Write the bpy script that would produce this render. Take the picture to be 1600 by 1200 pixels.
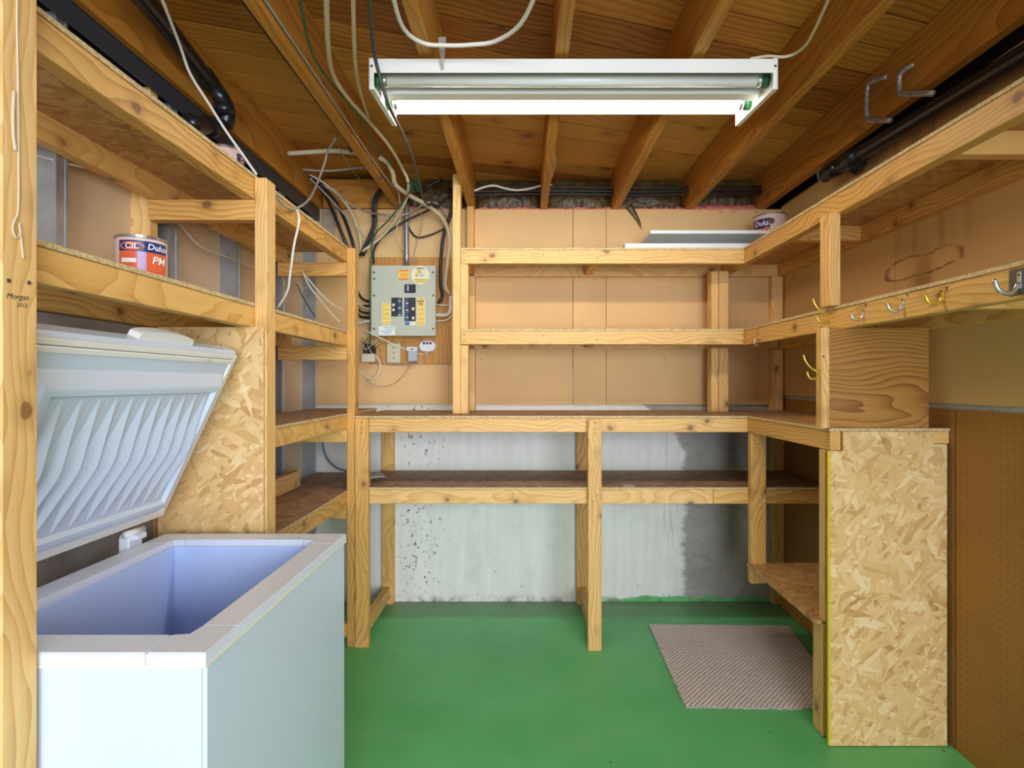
import bpy, bmesh, math, random
from mathutils import Vector, Matrix
for o in list(bpy.data.objects): bpy.data.objects.remove(o)
S = bpy.context.scene
COL = S.collection
random.seed(7)
# ------------------------------------------------------------------ camera, light, exposure
F, CX, CY, EYE = 850.0, 818.0, 598.0, 1.257
cd = bpy.data.cameras.new('camera'); cam = bpy.data.objects.new('camera', cd); COL.objects.link(cam)
cam.location = (0, 0, EYE); cam.rotation_euler = (math.pi/2, 0, 0)
cd.sensor_fit = 'HORIZONTAL'; cd.sensor_width = 36; cd.lens = F/1600*36
cd.shift_x = -(CX-800)/1600; cd.shift_y = -(600-CY)/1600
cd.clip_start = 0.02; cd.clip_end = 50
S.camera = cam
W = bpy.data.worlds.new('world'); S.world = W; W.use_nodes = True
W.node_tree.nodes['Background'].inputs[0].default_value = (0.80, 0.88, 1.0, 1)
W.node_tree.nodes['Background'].inputs[1].default_value = 0.50
def area(name, loc, rot, sx, sy, power, color):
    l = bpy.data.lights.new(name, 'AREA'); l.shape = 'RECTANGLE'; l.size = sx; l.size_y = sy
    l.energy = power; l.color = color
    o = bpy.data.objects.new(name, l); COL.objects.link(o); o.location = loc; o.rotation_euler = rot
    return o
# added fill light, standing in for the unseen room beyond the open end
area('doorway_fill', (1.25, -3.1, 1.35), (math.radians(90), 0, math.radians(15)), 3.2, 2.2, 250, (0.86, 0.92, 1.0))
S.view_settings.view_transform = 'Standard'
try: S.view_settings.look = 'None'
except Exception: pass
S.view_settings.gamma = 1.0; S.view_settings.use_curve_mapping = False
S.view_settings.exposure = 0.24
TUBE = 41.0

# ------------------------------------------------------------------ helpers
def P(x, y, Y): return Vector(((x-CX)*Y/F, Y, EYE+(CY-y)*Y/F))
def PZ(x, y, z): return P(x, y, F*(z-EYE)/(CY-y))
def tag(o, label=None, cat=None, group=None, kind=None):
    if label: o['label'] = label
    if cat: o['category'] = cat
    if group: o['group'] = group
    if kind: o['kind'] = kind
    return o
def empty(name, loc, label=None, cat=None, group=None, kind=None):
    o = bpy.data.objects.new(name, None); COL.objects.link(o); o.location = loc
    o.empty_display_size = 0.05
    return tag(o, label, cat, group, kind)
def wmat(o):
    m = o.matrix_basis.copy()
    return wmat(o.parent) @ o.matrix_parent_inverse @ m if o.parent else m
def link(name, me, mat, parent=None, loc=(0, 0, 0), rot=None, smooth=False):
    """loc and rot are in world space, whatever the parent"""
    if mat is not None:
        me.materials.clear(); me.materials.append(mat)
    if smooth:
        for p in me.polygons: p.use_smooth = True
    o = bpy.data.objects.new(name, me); COL.objects.link(o)
    if parent: o.parent = parent; o.matrix_parent_inverse = wmat(parent).inverted()
    o.location = Vector(loc)
    if rot is not None:
        o.rotation_euler = rot.to_euler() if isinstance(rot, (Matrix,)) else rot
    return o
def from_bm(name, bm):
    bmesh.ops.recalc_face_normals(bm, faces=bm.faces)
    me = bpy.data.meshes.new(name); bm.to_mesh(me); bm.free(); return me
def box_bm(dx, dy, dz, bev=0.0, c=(0, 0, 0), bm=None):
    bm = bm or bmesh.new()
    r = bmesh.ops.create_cube(bm, size=1.0)
    vs = r['verts']
    for v in vs: v.co = Vector((v.co.x*dx+c[0], v.co.y*dy+c[1], v.co.z*dz+c[2]))
    if bev > 0:
        es = list({e for v in vs for e in v.link_edges})
        bmesh.ops.bevel(bm, geom=es, offset=bev, segments=1, affect='EDGES')
    return bm
AX = [Vector((1, 0, 0)), Vector((0, 1, 0)), Vector((0, 0, 1))]
def bar(parent, name, x0, x1, y0, y1, z0, z1, mat, bev=0.0015, tilt=None):
    """box given by world bounds; local X runs along the longest side, Z along the thinnest"""
    d = [abs(x1-x0), abs(y1-y0), abs(z1-z0)]
    order = sorted(range(3), key=lambda i: -d[i])
    a, b = AX[order[0]], AX[order[1]]; c = a.cross(b)
    R = Matrix((a, b, c)).transposed()
    me = from_bm(name, box_bm(d[order[0]], d[order[1]], d[order[2]], min(bev, min(d)*0.3)))
    edge = globals().get('EDGE')
    if edge is not None and mat.name in OSBN:
        me.materials.append(mat); me.materials.append(edge)
        for p in me.polygons: p.material_index = 0 if abs(p.normal.z) > 0.9 else 1
        mat = None
    if tilt: R = Matrix.Rotation(tilt[0], 3, tilt[1]) @ R
    return link(name, me, mat, parent, ((x0+x1)/2, (y0+y1)/2, (z0+z1)/2), R)
def wbox(name, x0, x1, y0, y1, z0, z1, mat, parent=None, kind=None, bev=0.0):
    """box whose mesh keeps world coordinates (object at the world origin)"""
    me = from_bm(name, box_bm(x1-x0, y1-y0, z1-z0, bev, ((x0+x1)/2, (y0+y1)/2, (z0+z1)/2)))
    o = link(name, me, mat, parent, (0, 0, 0))
    if kind: o['kind'] = kind
    return o
def smooth_path(pts, n=6):
    pts = [Vector(p) for p in pts]
    if len(pts) < 3: return pts
    q = [pts[0]*2-pts[1]] + pts + [pts[-1]*2-pts[-2]]
    out = []
    for i in range(1, len(q)-2):
        p0, p1, p2, p3 = q[i-1], q[i], q[i+1], q[i+2]
        for k in range(n):
            t = k/n
            out.append(0.5*((2*p1)+(p2-p0)*t+(2*p0-5*p1+4*p2-p3)*t*t+(3*p1-p0-3*p2+p3)*t**3))
    out.append(pts[-1]); return out
def tube_bm(path, r, sides=8, bm=None, caps=True):
    bm = bm or bmesh.new()
    path = [Vector(p) for p in path]
    t0 = (path[1]-path[0]).normalized()
    up = Vector((0, 0, 1)) if abs(t0.z) < 0.9 else Vector((1, 0, 0))
    n = (up - t0*up.dot(t0)).normalized()
    rings = []
    for i, p in enumerate(path):
        t = (path[min(i+1, len(path)-1)]-path[max(i-1, 0)]).normalized()
        n = (n - t*n.dot(t)).normalized(); b = t.cross(n)
        rr = r[i] if isinstance(r, (list, tuple)) else r
        rings.append([bm.verts.new(p+(n*math.cos(2*math.pi*k/sides)+b*math.sin(2*math.pi*k/sides))*rr) for k in range(sides)])
    for i in range(len(rings)-1):
        for k in range(sides):
            bm.faces.new((rings[i][k], rings[i][(k+1) % sides], rings[i+1][(k+1) % sides], rings[i+1][k]))
    if caps:
        bm.faces.new(rings[0][::-1]); bm.faces.new(rings[-1])
    return bm
def tube(name, pts, r, mat, parent=None, sides=8, n=6, label=None, cat=None, group=None, raw=False):
    path = [Vector(p) for p in pts] if raw else smooth_path(pts, n)
    base = path[0].copy()
    me = from_bm(name, tube_bm([p-base for p in path], r, sides))
    o = link(name, me, mat, parent, base, None, True)
    return tag(o, label, cat, group)
def lathe_bm(prof, seg=32, bm=None):
    bm = bm or bmesh.new(); rings = []
    for (r, z) in prof:
        if r < 1e-6: rings.append([bm.verts.new((0, 0, z))])
        else: rings.append([bm.verts.new((r*math.cos(2*math.pi*k/seg), r*math.sin(2*math.pi*k/seg), z)) for k in range(seg)])
    for a, b in zip(rings, rings[1:]):
        for k in range(seg):
            k2 = (k+1) % seg
            if len(a) == 1 and len(b) == 1: continue
            if len(a) == 1: bm.faces.new((a[0], b[k], b[k2]))
            elif len(b) == 1: bm.faces.new((a[k], b[0], a[k2]))
            else: bm.faces.new((a[k], b[k], b[k2], a[k2]))
    return bm
def prism_bm(poly, z0, z1, bm=None):
    bm = bm or bmesh.new()
    lo = [bm.verts.new((x, y, z0)) for x, y in poly]; hi = [bm.verts.new((x, y, z1)) for x, y in poly]
    bm.faces.new(lo[::-1]); bm.faces.new(hi)
    for i in range(len(poly)):
        j = (i+1) % len(poly); bm.faces.new((lo[i], lo[j], hi[j], hi[i]))
    return bm
def text_mesh(body, size, shear=0.0, bold=0.0, align='CENTER'):
    c = bpy.data.curves.new('lettering', 'FONT'); c.body = body; c.size = size; c.shear = shear
    c.offset = bold; c.align_x = align; c.align_y = 'CENTER'; c.resolution_u = 3
    o = bpy.data.objects.new('lettering', c); COL.objects.link(o)
    dg = bpy.context.evaluated_depsgraph_get(); dg.update()
    me = bpy.data.meshes.new_from_object(o.evaluated_get(dg))
    bpy.data.objects.remove(o); bpy.data.curves.remove(c)
    return me

# ------------------------------------------------------------------ materials
class NT:
    def __init__(s, name):
        s.m = bpy.data.materials.new(name); s.m.use_nodes = True; s.t = s.m.node_tree
        s.b = s.t.nodes['Principled BSDF']
    def n(s, typ, ins=None, **kw):
        nd = s.t.nodes.new(typ)
        for k, v in kw.items(): setattr(nd, k, v)
        for k, v in (ins or {}).items(): s.set(nd.inputs[k], v)
        return nd
    def set(s, sock, v):
        if isinstance(v, bpy.types.NodeSocket): s.t.links.new(v, sock)
        elif isinstance(v, bpy.types.Node): s.t.links.new(v.outputs[0], sock)
        else:
            if isinstance(v, tuple) and len(v) == 3 and sock.type == 'RGBA': v = (*v, 1)
            sock.default_value = v
    def math(s, op, a, b=0.0, c=0.0, clamp=False):
        nd = s.n('ShaderNodeMath', operation=op, use_clamp=clamp)
        s.set(nd.inputs[0], a); s.set(nd.inputs[1], b); s.set(nd.inputs[2], c); return nd.outputs[0]
    def mix(s, fac, a, b, mode='MIX'):
        nd = s.n('ShaderNodeMix', data_type='RGBA', blend_type=mode)
        s.set(nd.inputs[0], fac); s.set(nd.inputs[6], a); s.set(nd.inputs[7], b); return nd.outputs[2]
    def ramp(s, fac, stops, interp='LINEAR'):
        nd = s.n('ShaderNodeValToRGB'); cr = nd.color_ramp; cr.interpolation = interp
        while len(cr.elements) < len(stops): cr.elements.new(0.5)
        for e, (p, c) in zip(cr.elements, stops):
            e.position = p; e.color = (*c, 1) if len(c) == 3 else c
        s.set(nd.inputs[0], fac); return nd.outputs[0]
    def step(s, v, lo, hi):
        nd = s.n('ShaderNodeMapRange', clamp=True); s.set(nd.inputs[0], v)
        nd.inputs[1].default_value = lo; nd.inputs[2].default_value = hi
        nd.inputs[3].default_value = 0; nd.inputs[4].default_value = 1
        return nd.outputs[0]
    def coords(s): return s.n('ShaderNodeTexCoord').outputs['Object']
    def mapping(s, vec, loc=(0, 0, 0), rot=(0, 0, 0), scale=(1, 1, 1)):
        nd = s.n('ShaderNodeMapping'); s.set(nd.inputs['Vector'], vec)
        nd.inputs['Location'].default_value = loc; nd.inputs['Rotation'].default_value = rot; nd.inputs['Scale'].default_value = scale
        return nd.outputs[0]
    def noise(s, vec, scale, detail=3, rough=0.55, dist=0.0):
        nd = s.n('ShaderNodeTexNoise'); s.set(nd.inputs['Vector'], vec)
        nd.inputs['Scale'].default_value = scale; nd.inputs['Detail'].default_value = detail
        nd.inputs['Roughness'].default_value = rough; nd.inputs['Distortion'].default_value = dist
        return nd.outputs[0]
    def voronoi(s, vec, scale, feat='F1', rnd=1.0):
        nd = s.n('ShaderNodeTexVoronoi', feature=feat); s.set(nd.inputs['Vector'], vec)
        nd.inputs['Scale'].default_value = scale; nd.inputs['Randomness'].default_value = rnd; return nd
    def sep(s, vec):
        nd = s.n('ShaderNodeSeparateXYZ'); s.set(nd.inputs[0], vec); return nd.outputs
    def rndvec(s, vec):
        oi = s.n('ShaderNodeObjectInfo').outputs['Random']
        cb = s.n('ShaderNodeCombineXYZ'); s.set(cb.inputs[0], s.math('MULTIPLY', oi, 37.0))
        s.set(cb.inputs[1], s.math('MULTIPLY', s.math('SUBTRACT', oi, 0.5), 0.14))
        s.set(cb.inputs[2], s.math('ADD', s.math('MULTIPLY', s.math('FRACT', s.math('MULTIPLY', oi, 13.7)), 0.10), 0.03))
        ad = s.n('ShaderNodeVectorMath', operation='ADD'); s.set(ad.inputs[0], vec); s.set(ad.inputs[1], cb)
        return ad.outputs[0], oi
    def bump(s, h, strength=0.3, dist=0.002):
        nd = s.n('ShaderNodeBump'); s.set(nd.inputs['Height'], h)
        nd.inputs['Strength'].default_value = strength; nd.inputs['Distance'].default_value = dist
        s.set(s.b.inputs['Normal'], nd)
    def col(s, v): s.set(s.b.inputs['Base Color'], v)
    def rough(s, v): s.set(s.b.inputs['Roughness'], v)
def plain(name, c, rough=0.5, metal=0.0, emit=None, var=0.0, vscale=8):
    t = NT(name)
    if var:
        f = t.noise(t.coords(), vscale, 4)
        t.col(t.mix(t.step(f, 0.3, 0.7), tuple(x*(1-var) for x in c), tuple(min(1, x*(1+var)) for x in c)))
    else: t.col(tuple(c))
    t.rough(rough); t.b.inputs['Metallic'].default_value = metal
    if emit:
        t.b.inputs['Emission Color'].default_value = (*emit[0], 1); t.b.inputs['Emission Strength'].default_value = emit[1]
    return t.m
def wood(name, light, mid, dark, knot=0.075, kscale=6.0, rough=0.55, ring=26.0, contrast=1.0, dist=2.5, vary=0.25, warp=0.11):
    t = NT(name); v, oi = t.rndvec(t.coords())
    wn = t.n('ShaderNodeTexNoise'); t.set(wn.inputs['Vector'], t.mapping(v, scale=(2.6, 5, 5))); wn.inputs['Scale'].default_value = 1.0; wn.inputs['Detail'].default_value = 1.5
    ws = t.n('ShaderNodeVectorMath', operation='SCALE'); t.set(ws.inputs[0], wn.outputs['Color']); ws.inputs['Scale'].default_value = warp
    wa = t.n('ShaderNodeVectorMath', operation='ADD'); t.set(wa.inputs[0], v); t.set(wa.inputs[1], ws)
    v2 = t.mapping(wa.outputs[0], scale=(0.05, 1, 1))
    nz = t.noise(t.mapping(v, scale=(1.2, 6, 6)), 1.0, 2)
    wv = t.n('ShaderNodeTexWave', wave_type='RINGS', rings_direction='X', wave_profile='SAW')
    t.set(wv.inputs['Vector'], v2); wv.inputs['Scale'].default_value = ring
    wv.inputs['Distortion'].default_value = dist; wv.inputs['Detail'].default_value = 2.0; wv.inputs['Detail Scale'].default_value = 0.9; wv.inputs['Detail Roughness'].default_value = 0.4
    fine = t.noise(t.mapping(v, scale=(4, 170, 170)), 1.0, 3)
    g = t.math('ADD', t.math('MULTIPLY', t.math('POWER', wv.outputs['Fac'], 1.8), 0.50*contrast), t.math('MULTIPLY', fine, 0.45))
    g = t.math('ADD', g, t.math('MULTIPLY', t.math('SUBTRACT', nz, 0.5), 0.55))
    g = t.math('ADD', g, t.math('MULTIPLY', t.math('SUBTRACT', oi, 0.5), vary))
    c = t.ramp(g, [(0.12, light), (0.5, mid), (0.95, dark)])
    if knot:
        wob = t.n('ShaderNodeVectorMath', operation='ADD'); t.set(wob.inputs[0], t.mapping(v, scale=(0.8, 1, 1)))
        nn = t.n('ShaderNodeTexNoise'); t.set(nn.inputs['Vector'], v); nn.inputs['Scale'].default_value = 30
        sc = t.n('ShaderNodeVectorMath', operation='SCALE'); t.set(sc.inputs[0], nn.outputs['Color']); sc.inputs['Scale'].default_value = 0.012
        t.set(wob.inputs[1], sc)
        d = t.voronoi(wob.outputs[0], kscale).outputs['Distance']
        k1 = t.math('SUBTRACT', 1.0, t.step(d, knot*0.75, knot*1.05)); k2 = t.math('SUBTRACT', 1.0, t.step(d, knot*0.8, knot*2.6))
        c = t.mix(t.math('MULTIPLY', k2, 0.45), c, tuple(x*0.62 for x in dark))
        c = t.mix(t.math('MULTIPLY', k1, 0.7), c, (0.16, 0.055, 0.015))
    t.col(c); t.rough(rough); t.bump(fine, 0.15, 0.001)
    return t.m
def osb(name, tones, rough=0.6, scale=1.0, bumpy=0.25):
    t = NT(name); v, oi = t.rndvec(t.coords())
    nzv = t.n('ShaderNodeTexNoise'); t.set(nzv.inputs['Vector'], v); nzv.inputs['Scale'].default_value = 14
    sc = t.n('ShaderNodeVectorMath', operation='SCALE'); t.set(sc.inputs[0], nzv.outputs['Color']); sc.inputs['Scale'].default_value = 0.02
    ad = t.n('ShaderNodeVectorMath', operation='ADD'); t.set(ad.inputs[0], v); t.set(ad.inputs[1], sc); v = ad.outputs[0]
    cols, dist = [], []
    for i, (ang, sx, sy) in enumerate(((0.25, 9, 38), (1.15, 10, 34), (-0.75, 9, 40), (2.1, 14, 52))):
        vv = t.mapping(v, loc=(i*3.3, i*7.1, i*1.7), rot=(0, 0, ang))
        vv = t.mapping(vv, scale=(sx*scale, sy*scale, 3))
        nd = t.voronoi(vv, 1.0)
        cols.append(t.sep(nd.outputs['Color'])); dist.append(nd.outputs['Distance'])
    # a flake lies on top where its random height wins
    cur, curh = cols[0][0], cols[0][1]
    for k in (1, 2, 3):
        m = t.math('GREATER_THAN', cols[k][1], curh)
        cur = t.mix(m, cur, cols[k][0]); curh = t.math('MAXIMUM', curh, cols[k][1])
    fine = t.noise(t.mapping(v, scale=(30, 60, 30)), 1.0, 3)
    g = t.math('ADD', t.math('MULTIPLY', cur, 0.85), t.math('MULTIPLY', fine, 0.25))
    t.col(t.ramp(g, tones)); t.rough(rough)
    t.bump(t.math('ADD', curh, fine), bumpy, 0.002)
    return t.m
PINE = wood('pine_lumber', (0.80, 0.485, 0.155), (0.68, 0.37, 0.095), (0.42, 0.18, 0.036), knot=0.11, kscale=8.5, ring=30)
PALE = wood('pale_spruce_lumber', (0.85, 0.56, 0.235), (0.76, 0.45, 0.15), (0.52, 0.26, 0.07), knot=0.11, kscale=8.5, ring=30)
JOIST = wood('aged_joist_lumber', (0.56, 0.255, 0.036), (0.46, 0.185, 0.02), (0.30, 0.10, 0.010), rough=0.6, knot=0.06, kscale=4, ring=14)
DECK = wood('subfloor_plank_wood', (0.66, 0.325, 0.055), (0.52, 0.22, 0.028), (0.27, 0.09, 0.010), rough=0.5, knot=0.11, kscale=5, ring=12, contrast=0.9, dist=3, vary=0.95)
PLY = wood('orange_plywood', (0.54, 0.27, 0.06), (0.44, 0.19, 0.035), (0.30, 0.11, 0.015), knot=0, ring=14)
VENEER = wood('wood_grain_veneer', (0.47, 0.235, 0.055), (0.40, 0.18, 0.036), (0.20, 0.07, 0.010), knot=0, ring=26, contrast=1.15, rough=0.4, dist=3)
OSBN = ('osb_sheet', 'osb_shelf_sheet', 'worn_osb_shelf_sheet')
OSB = osb('osb_sheet', [(0.04, (0.27, 0.11, 0.025)), (0.13, (0.56, 0.32, 0.11)), (0.40, (0.70, 0.44, 0.175)), (0.8, (0.77, 0.52, 0.235)), (1.05, (0.84, 0.64, 0.36))], scale=1.5)
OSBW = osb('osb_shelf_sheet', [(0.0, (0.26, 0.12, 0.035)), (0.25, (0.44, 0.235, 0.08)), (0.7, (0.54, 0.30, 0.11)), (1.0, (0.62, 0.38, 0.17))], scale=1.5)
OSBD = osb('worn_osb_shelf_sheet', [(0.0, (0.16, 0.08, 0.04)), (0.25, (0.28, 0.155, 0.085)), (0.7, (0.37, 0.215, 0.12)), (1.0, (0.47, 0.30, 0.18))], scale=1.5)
EDGE = plain('cut_osb_edge', (0.62, 0.46, 0.24), 0.8, var=0.35, vscale=120)
def drywall_mat(name, c, stains=False):
    t = NT(name); v = t.coords()
    f = t.noise(v, 1.7, 3); g = t.noise(v, 60, 2)
    cc = t.mix(t.step(f, 0.3, 0.75), tuple(x*0.90 for x in c), tuple(min(1, x*1.05) for x in c))
    d = t.voronoi(t.mapping(v, scale=(1, 1, 1)), 7.0).outputs['Distance']
    cc = t.mix(t.math('MULTIPLY', t.math('SUBTRACT', 1.0, t.step(d, 0.022, 0.035)), 0.75), cc, (0.16, 0.10, 0.05))
    if stains:
        # rusty tide line left by a leak, and drips above it (object space: Y along the wall, Z up)
        x, y, z = t.sep(v)
        wob = t.math('MULTIPLY', t.math('SUBTRACT', t.noise(v, 14, 4), 0.5), 0.05)
        ay = t.math('DIVIDE', t.math('SUBTRACT', y, 2.02), 0.19); az = t.math('DIVIDE', t.math('SUBTRACT', t.math('ADD', z, wob), 1.695), 0.036)
        p4 = lambda q: t.math('POWER', t.math('ABSOLUTE', q), 4.0)
        rr = t.math('ADD', p4(ay), p4(az))
        line = t.math('MULTIPLY', t.step(rr, 0.5, 0.9), t.math('SUBTRACT', 1.0, t.step(rr, 1.0, 1.4)))
        cc = t.mix(t.math('MULTIPLY', t.math('SUBTRACT', 1.0, t.step(rr, 0.9, 1.05)), 0.35), cc, tuple(min(1, q*1.12) for q in c))
        cc = t.mix(t.math('MULTIPLY', line, t.step(t.noise(v, 9, 2), 0.34, 0.50)), cc, (0.20, 0.07, 0.015))
        dr = t.noise(t.mapping(v, scale=(1, 28, 1.2)), 1.0, 2)
        zone = t.math('MULTIPLY', t.step(z, 1.69, 1.75), t.math('SUBTRACT', 1.0, t.step(t.math('ABSOLUTE', t.math('SUBTRACT', y, 1.98)), 0.12, 0.26)))
        cc = t.mix(t.math('MULTIPLY', t.math('MULTIPLY', zone, t.step(dr, 0.52, 0.62)), 0.4), cc, (0.36, 0.18, 0.05))
    t.col(cc); t.rough(0.75); t.bump(g, 0.06, 0.001); return t.m
DRY = drywall_mat('tan_drywall_paper', (0.76, 0.50, 0.235))
DRYR = drywall_mat('stained_tan_drywall_paper', (0.64, 0.41, 0.155), True)
DRYL = drywall_mat('greyed_drywall_paper', (0.76, 0.60, 0.39))
def concrete_mat():
    t = NT('painted_concrete'); v = t.coords(); x, y, z = t.sep(v)
    a = t.noise(v, 3.0, 6, 0.65); b = t.noise(v, 30, 5, 0.7); st = t.noise(t.mapping(v, scale=(22, 1, 2)), 1.0, 3)
    grey = t.mix(t.step(a, 0.3, 0.7), (0.30, 0.285, 0.26), (0.46, 0.44, 0.40))
    grey = t.mix(t.math('MULTIPLY', t.step(b, 0.52, 0.7), 0.5), grey, (0.22, 0.205, 0.19))
    white = t.mix(t.step(st, 0.35, 0.7), (0.80, 0.81, 0.75), (0.88, 0.89, 0.84))
    white = t.mix(t.math('MULTIPLY', t.step(t.noise(v, 5, 5, 0.7), 0.52, 0.75), 0.35), white, (0.55, 0.55, 0.50))
    # brushed white coat that ends in a ragged edge
    e = t.math('ADD', t.math('MULTIPLY', t.math('SUBTRACT', t.noise(t.mapping(v, scale=(1, 1, 4)), 2.0, 5, 0.7), 0.5), 0.16), 0.93)
    hi = t.math('MAXIMUM', t.math('SUBTRACT', z, 0.80), 0.0)
    e = t.math('SUBTRACT', e, t.math('MULTIPLY', t.math('MULTIPLY', hi, hi), 2.2))
    m = t.step(t.math('SUBTRACT', e, x), -0.012, 0.02)
    brushy = t.math('MULTIPLY', t.step(t.math('SUBTRACT', e, x), 0.16, 0.04), t.step(t.noise(t.mapping(v, scale=(40, 1, 3)), 1.0, 4), 0.56, 0.66))
    m = t.math('MULTIPLY', m, t.math('SUBTRACT', 1.0, t.math('MULTIPLY', brushy, 0.55)))
    c = t.mix(m, grey, white)
    # flaking and mildew specks
    near = t.math('SUBTRACT', 1.0, t.step(t.math('ABSOLUTE', t.math('ADD', x, 0.60)), 0.03, 0.32))
    low = t.math('SUBTRACT', 1.0, t.step(z, 0.0, 0.35))
    sp = t.noise(t.mapping(v, scale=(1, 1, 0.7)), 46, 5, 0.7)
    th = t.math('ADD', t.math('MULTIPLY', t.math('MAXIMUM', near, t.math('MULTIPLY', low, 0.55)), 0.115), sp)
    c = t.mix(t.step(th, 0.70, 0.735), c, (0.13, 0.12, 0.115))
    # green floor paint run up the wall
    g = t.math('SUBTRACT', t.math('ADD', 0.012, t.math('MULTIPLY', t.math('SUBTRACT', t.noise(v, 4, 4, 0.6), 0.42), 0.10)), z)
    c = t.mix(t.math('MULTIPLY', t.step(g, -0.003, 0.003), t.step(x, 0.25, 0.6)), c, (0.14, 0.52, 0.19))
    dirt = t.math('MULTIPLY', t.math('SUBTRACT', 1.0, t.step(z, 0.0, 0.045)), t.step(t.noise(v, 9, 5, 0.7), 0.45, 0.6))
    c = t.mix(t.math('MULTIPLY', dirt, 0.8), c, (0.13, 0.085, 0.06))
    t.col(c); t.rough(0.8); t.bump(b, 0.25, 0.003); return t.m
CONC = concrete_mat()
def floor_mat():
    t = NT('green_floor_paint'); v = t.coords(); x, y, z = t.sep(v)
    a = t.noise(v, 2.2, 4); b = t.noise(v, 11, 5, 0.65); w = t.noise(t.mapping(v, rot=(0, 0, 0.5), scale=(3, 12, 1)), 1.0, 4)
    c = t.mix(t.step(a, 0.3, 0.7), (0.085, 0.41, 0.125), (0.125, 0.51, 0.18))
    c = t.mix(t.math('MULTIPLY', t.step(w, 0.54, 0.78), 0.30), c, (0.24, 0.42, 0.24))
    edge = t.step(t.math('ADD', y, t.math('MULTIPLY', t.math('SUBTRACT', b, 0.5), 0.35)), 2.86, 3.12)
    c = t.mix(t.math('MULTIPLY', edge, 0.75), c, (0.22, 0.25, 0.17))
    s1 = t.voronoi(v, 9.0); chip = t.math('MULTIPLY', t.math('SUBTRACT', 1.0, t.step(s1.outputs['Distance'], 0.05, 0.08)), t.step(t.noise(v, 3.1, 2), 0.5, 0.6))
    c = t.mix(chip, c, (0.10, 0.13, 0.045))
    s2 = t.voronoi(v, 21.0); ch2 = t.math('MULTIPLY', t.math('SUBTRACT', 1.0, t.step(s2.outputs['Distance'], 0.045, 0.07)), t.step(t.noise(v, 4.4, 2), 0.56, 0.62))
    c = t.mix(ch2, c, (0.42, 0.52, 0.38))
    t.col(c); t.rough(t.math('ADD', 0.30, t.math('MULTIPLY', b, 0.25))); t.bump(b, 0.06, 0.002); return t.m
def peg_mat():
    t = NT('brown_hardboard'); v = t.coords()
    f = t.noise(v, 2.5, 4); g = t.noise(v, 160, 3)
    c = t.mix(t.step(f, 0.3, 0.7), (0.27, 0.118, 0.018), (0.35, 0.16, 0.026))
    c = t.mix(t.math('MULTIPLY', t.step(g, 0.5, 0.7), 0.25), c, (0.19, 0.075, 0.012))
    x, y, z = t.sep(v)     # rows of peg holes, an inch apart
    fy = t.math('SUBTRACT', t.math('FRACT', t.math('MULTIPLY', y, 39.4)), 0.5); fz = t.math('SUBTRACT', t.math('FRACT', t.math('MULTIPLY', z, 39.4)), 0.5)
    d = t.math('SQRT', t.math('ADD', t.math('MULTIPLY', fy, fy), t.math('MULTIPLY', fz, fz)))
    c = t.mix(t.math('MULTIPLY', t.math('SUBTRACT', 1.0, t.step(d, 0.09, 0.12)), 0.6), c, (0.09, 0.035, 0.008))
    t.col(c); t.rough(0.5); return t.m
PEG = peg_mat()
STEEL = plain('galvanised_steel', (0.42, 0.47, 0.54), 0.38, 0.75, var=0.12, vscale=20)
DSTEEL = plain('dark_steel_track', (0.10, 0.115, 0.14), 0.4, 0.6)
BLACKP = plain('black_abs_plastic', (0.012, 0.013, 0.016), 0.28)
DARK = plain('void_shade_backing', (0.02, 0.014, 0.01), 0.9)  # near-black colour stands in for shade in the voids behind walls and planks
WHITE = plain('white_enamel', (0.80, 0.80, 0.77), 0.3)
FRZ = plain('freezer_white_enamel', (0.63, 0.715, 0.84), 0.30)
LINER = plain('freezer_bluish_liner', (0.54, 0.67, 1.0), 0.35)
RIMM = plain('freezer_rim_plastic', (0.72, 0.77, 0.88), 0.4)
YELL = plain('yellowed_plastic', (0.80, 0.79, 0.64), 0.45)
def gasket_mat():
    t = NT('mildewed_gasket'); v = t.coords()
    c = t.mix(t.step(t.noise(t.mapping(v, scale=(14, 3, 14)), 1.0, 5, 0.7), 0.58, 0.68), (0.84, 0.83, 0.78), (0.30, 0.21, 0.10))
    t.col(c); t.rough(0.5); return t.m
GASK = gasket_mat()
COP = plain('tarnished_pipe_metal', (0.34, 0.29, 0.24), 0.45, 0.5, var=0.4, vscale=60)
INS = NT('insulation_paper'); _f = INS.noise(INS.coords(), 14, 5, 0.7, 0.8)
INS.col(INS.ramp(_f, [(0.3, (0.035, 0.022, 0.007)), (0.55, (0.11, 0.07, 0.022)), (0.75, (0.20, 0.145, 0.06))])); INS.rough(0.45); INS = INS.m
PINK = plain('pink_fibreglass', (0.62, 0.19, 0.15), 0.95, var=0.3, vscale=40)
CBEI = plain('beige_cable_jacket', (0.62, 0.53, 0.34), 0.5)
CWHT = plain('white_cable_jacket', (0.74, 0.72, 0.64), 0.45)
CGRY = plain('grey_cable_jacket', (0.33, 0.31, 0.28), 0.45)
CBLK = plain('black_cable_jacket', (0.014, 0.014, 0.015), 0.4)
CGRN = plain('green_wire_jacket', (0.015, 0.12, 0.06), 0.45)
CBLU = plain('blue_grey_cable_jacket', (0.16, 0.27, 0.36), 0.45)
CORD = plain('off_white_cotton_cord', (0.66, 0.56, 0.40), 0.9)
BRASS = plain('brass', (0.80, 0.56, 0.10), 0.28, 0.85)
CHROME = plain('chrome', (0.66, 0.67, 0.69), 0.22, 0.9)
FOAM = plain('white_foam_board', (0.80, 0.83, 0.84), 0.8)
PANELG = plain('grey_green_panel_enamel', (0.50, 0.53, 0.44), 0.42)
INK = plain('dark_ink', (0.02, 0.018, 0.015), 0.7)
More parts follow.
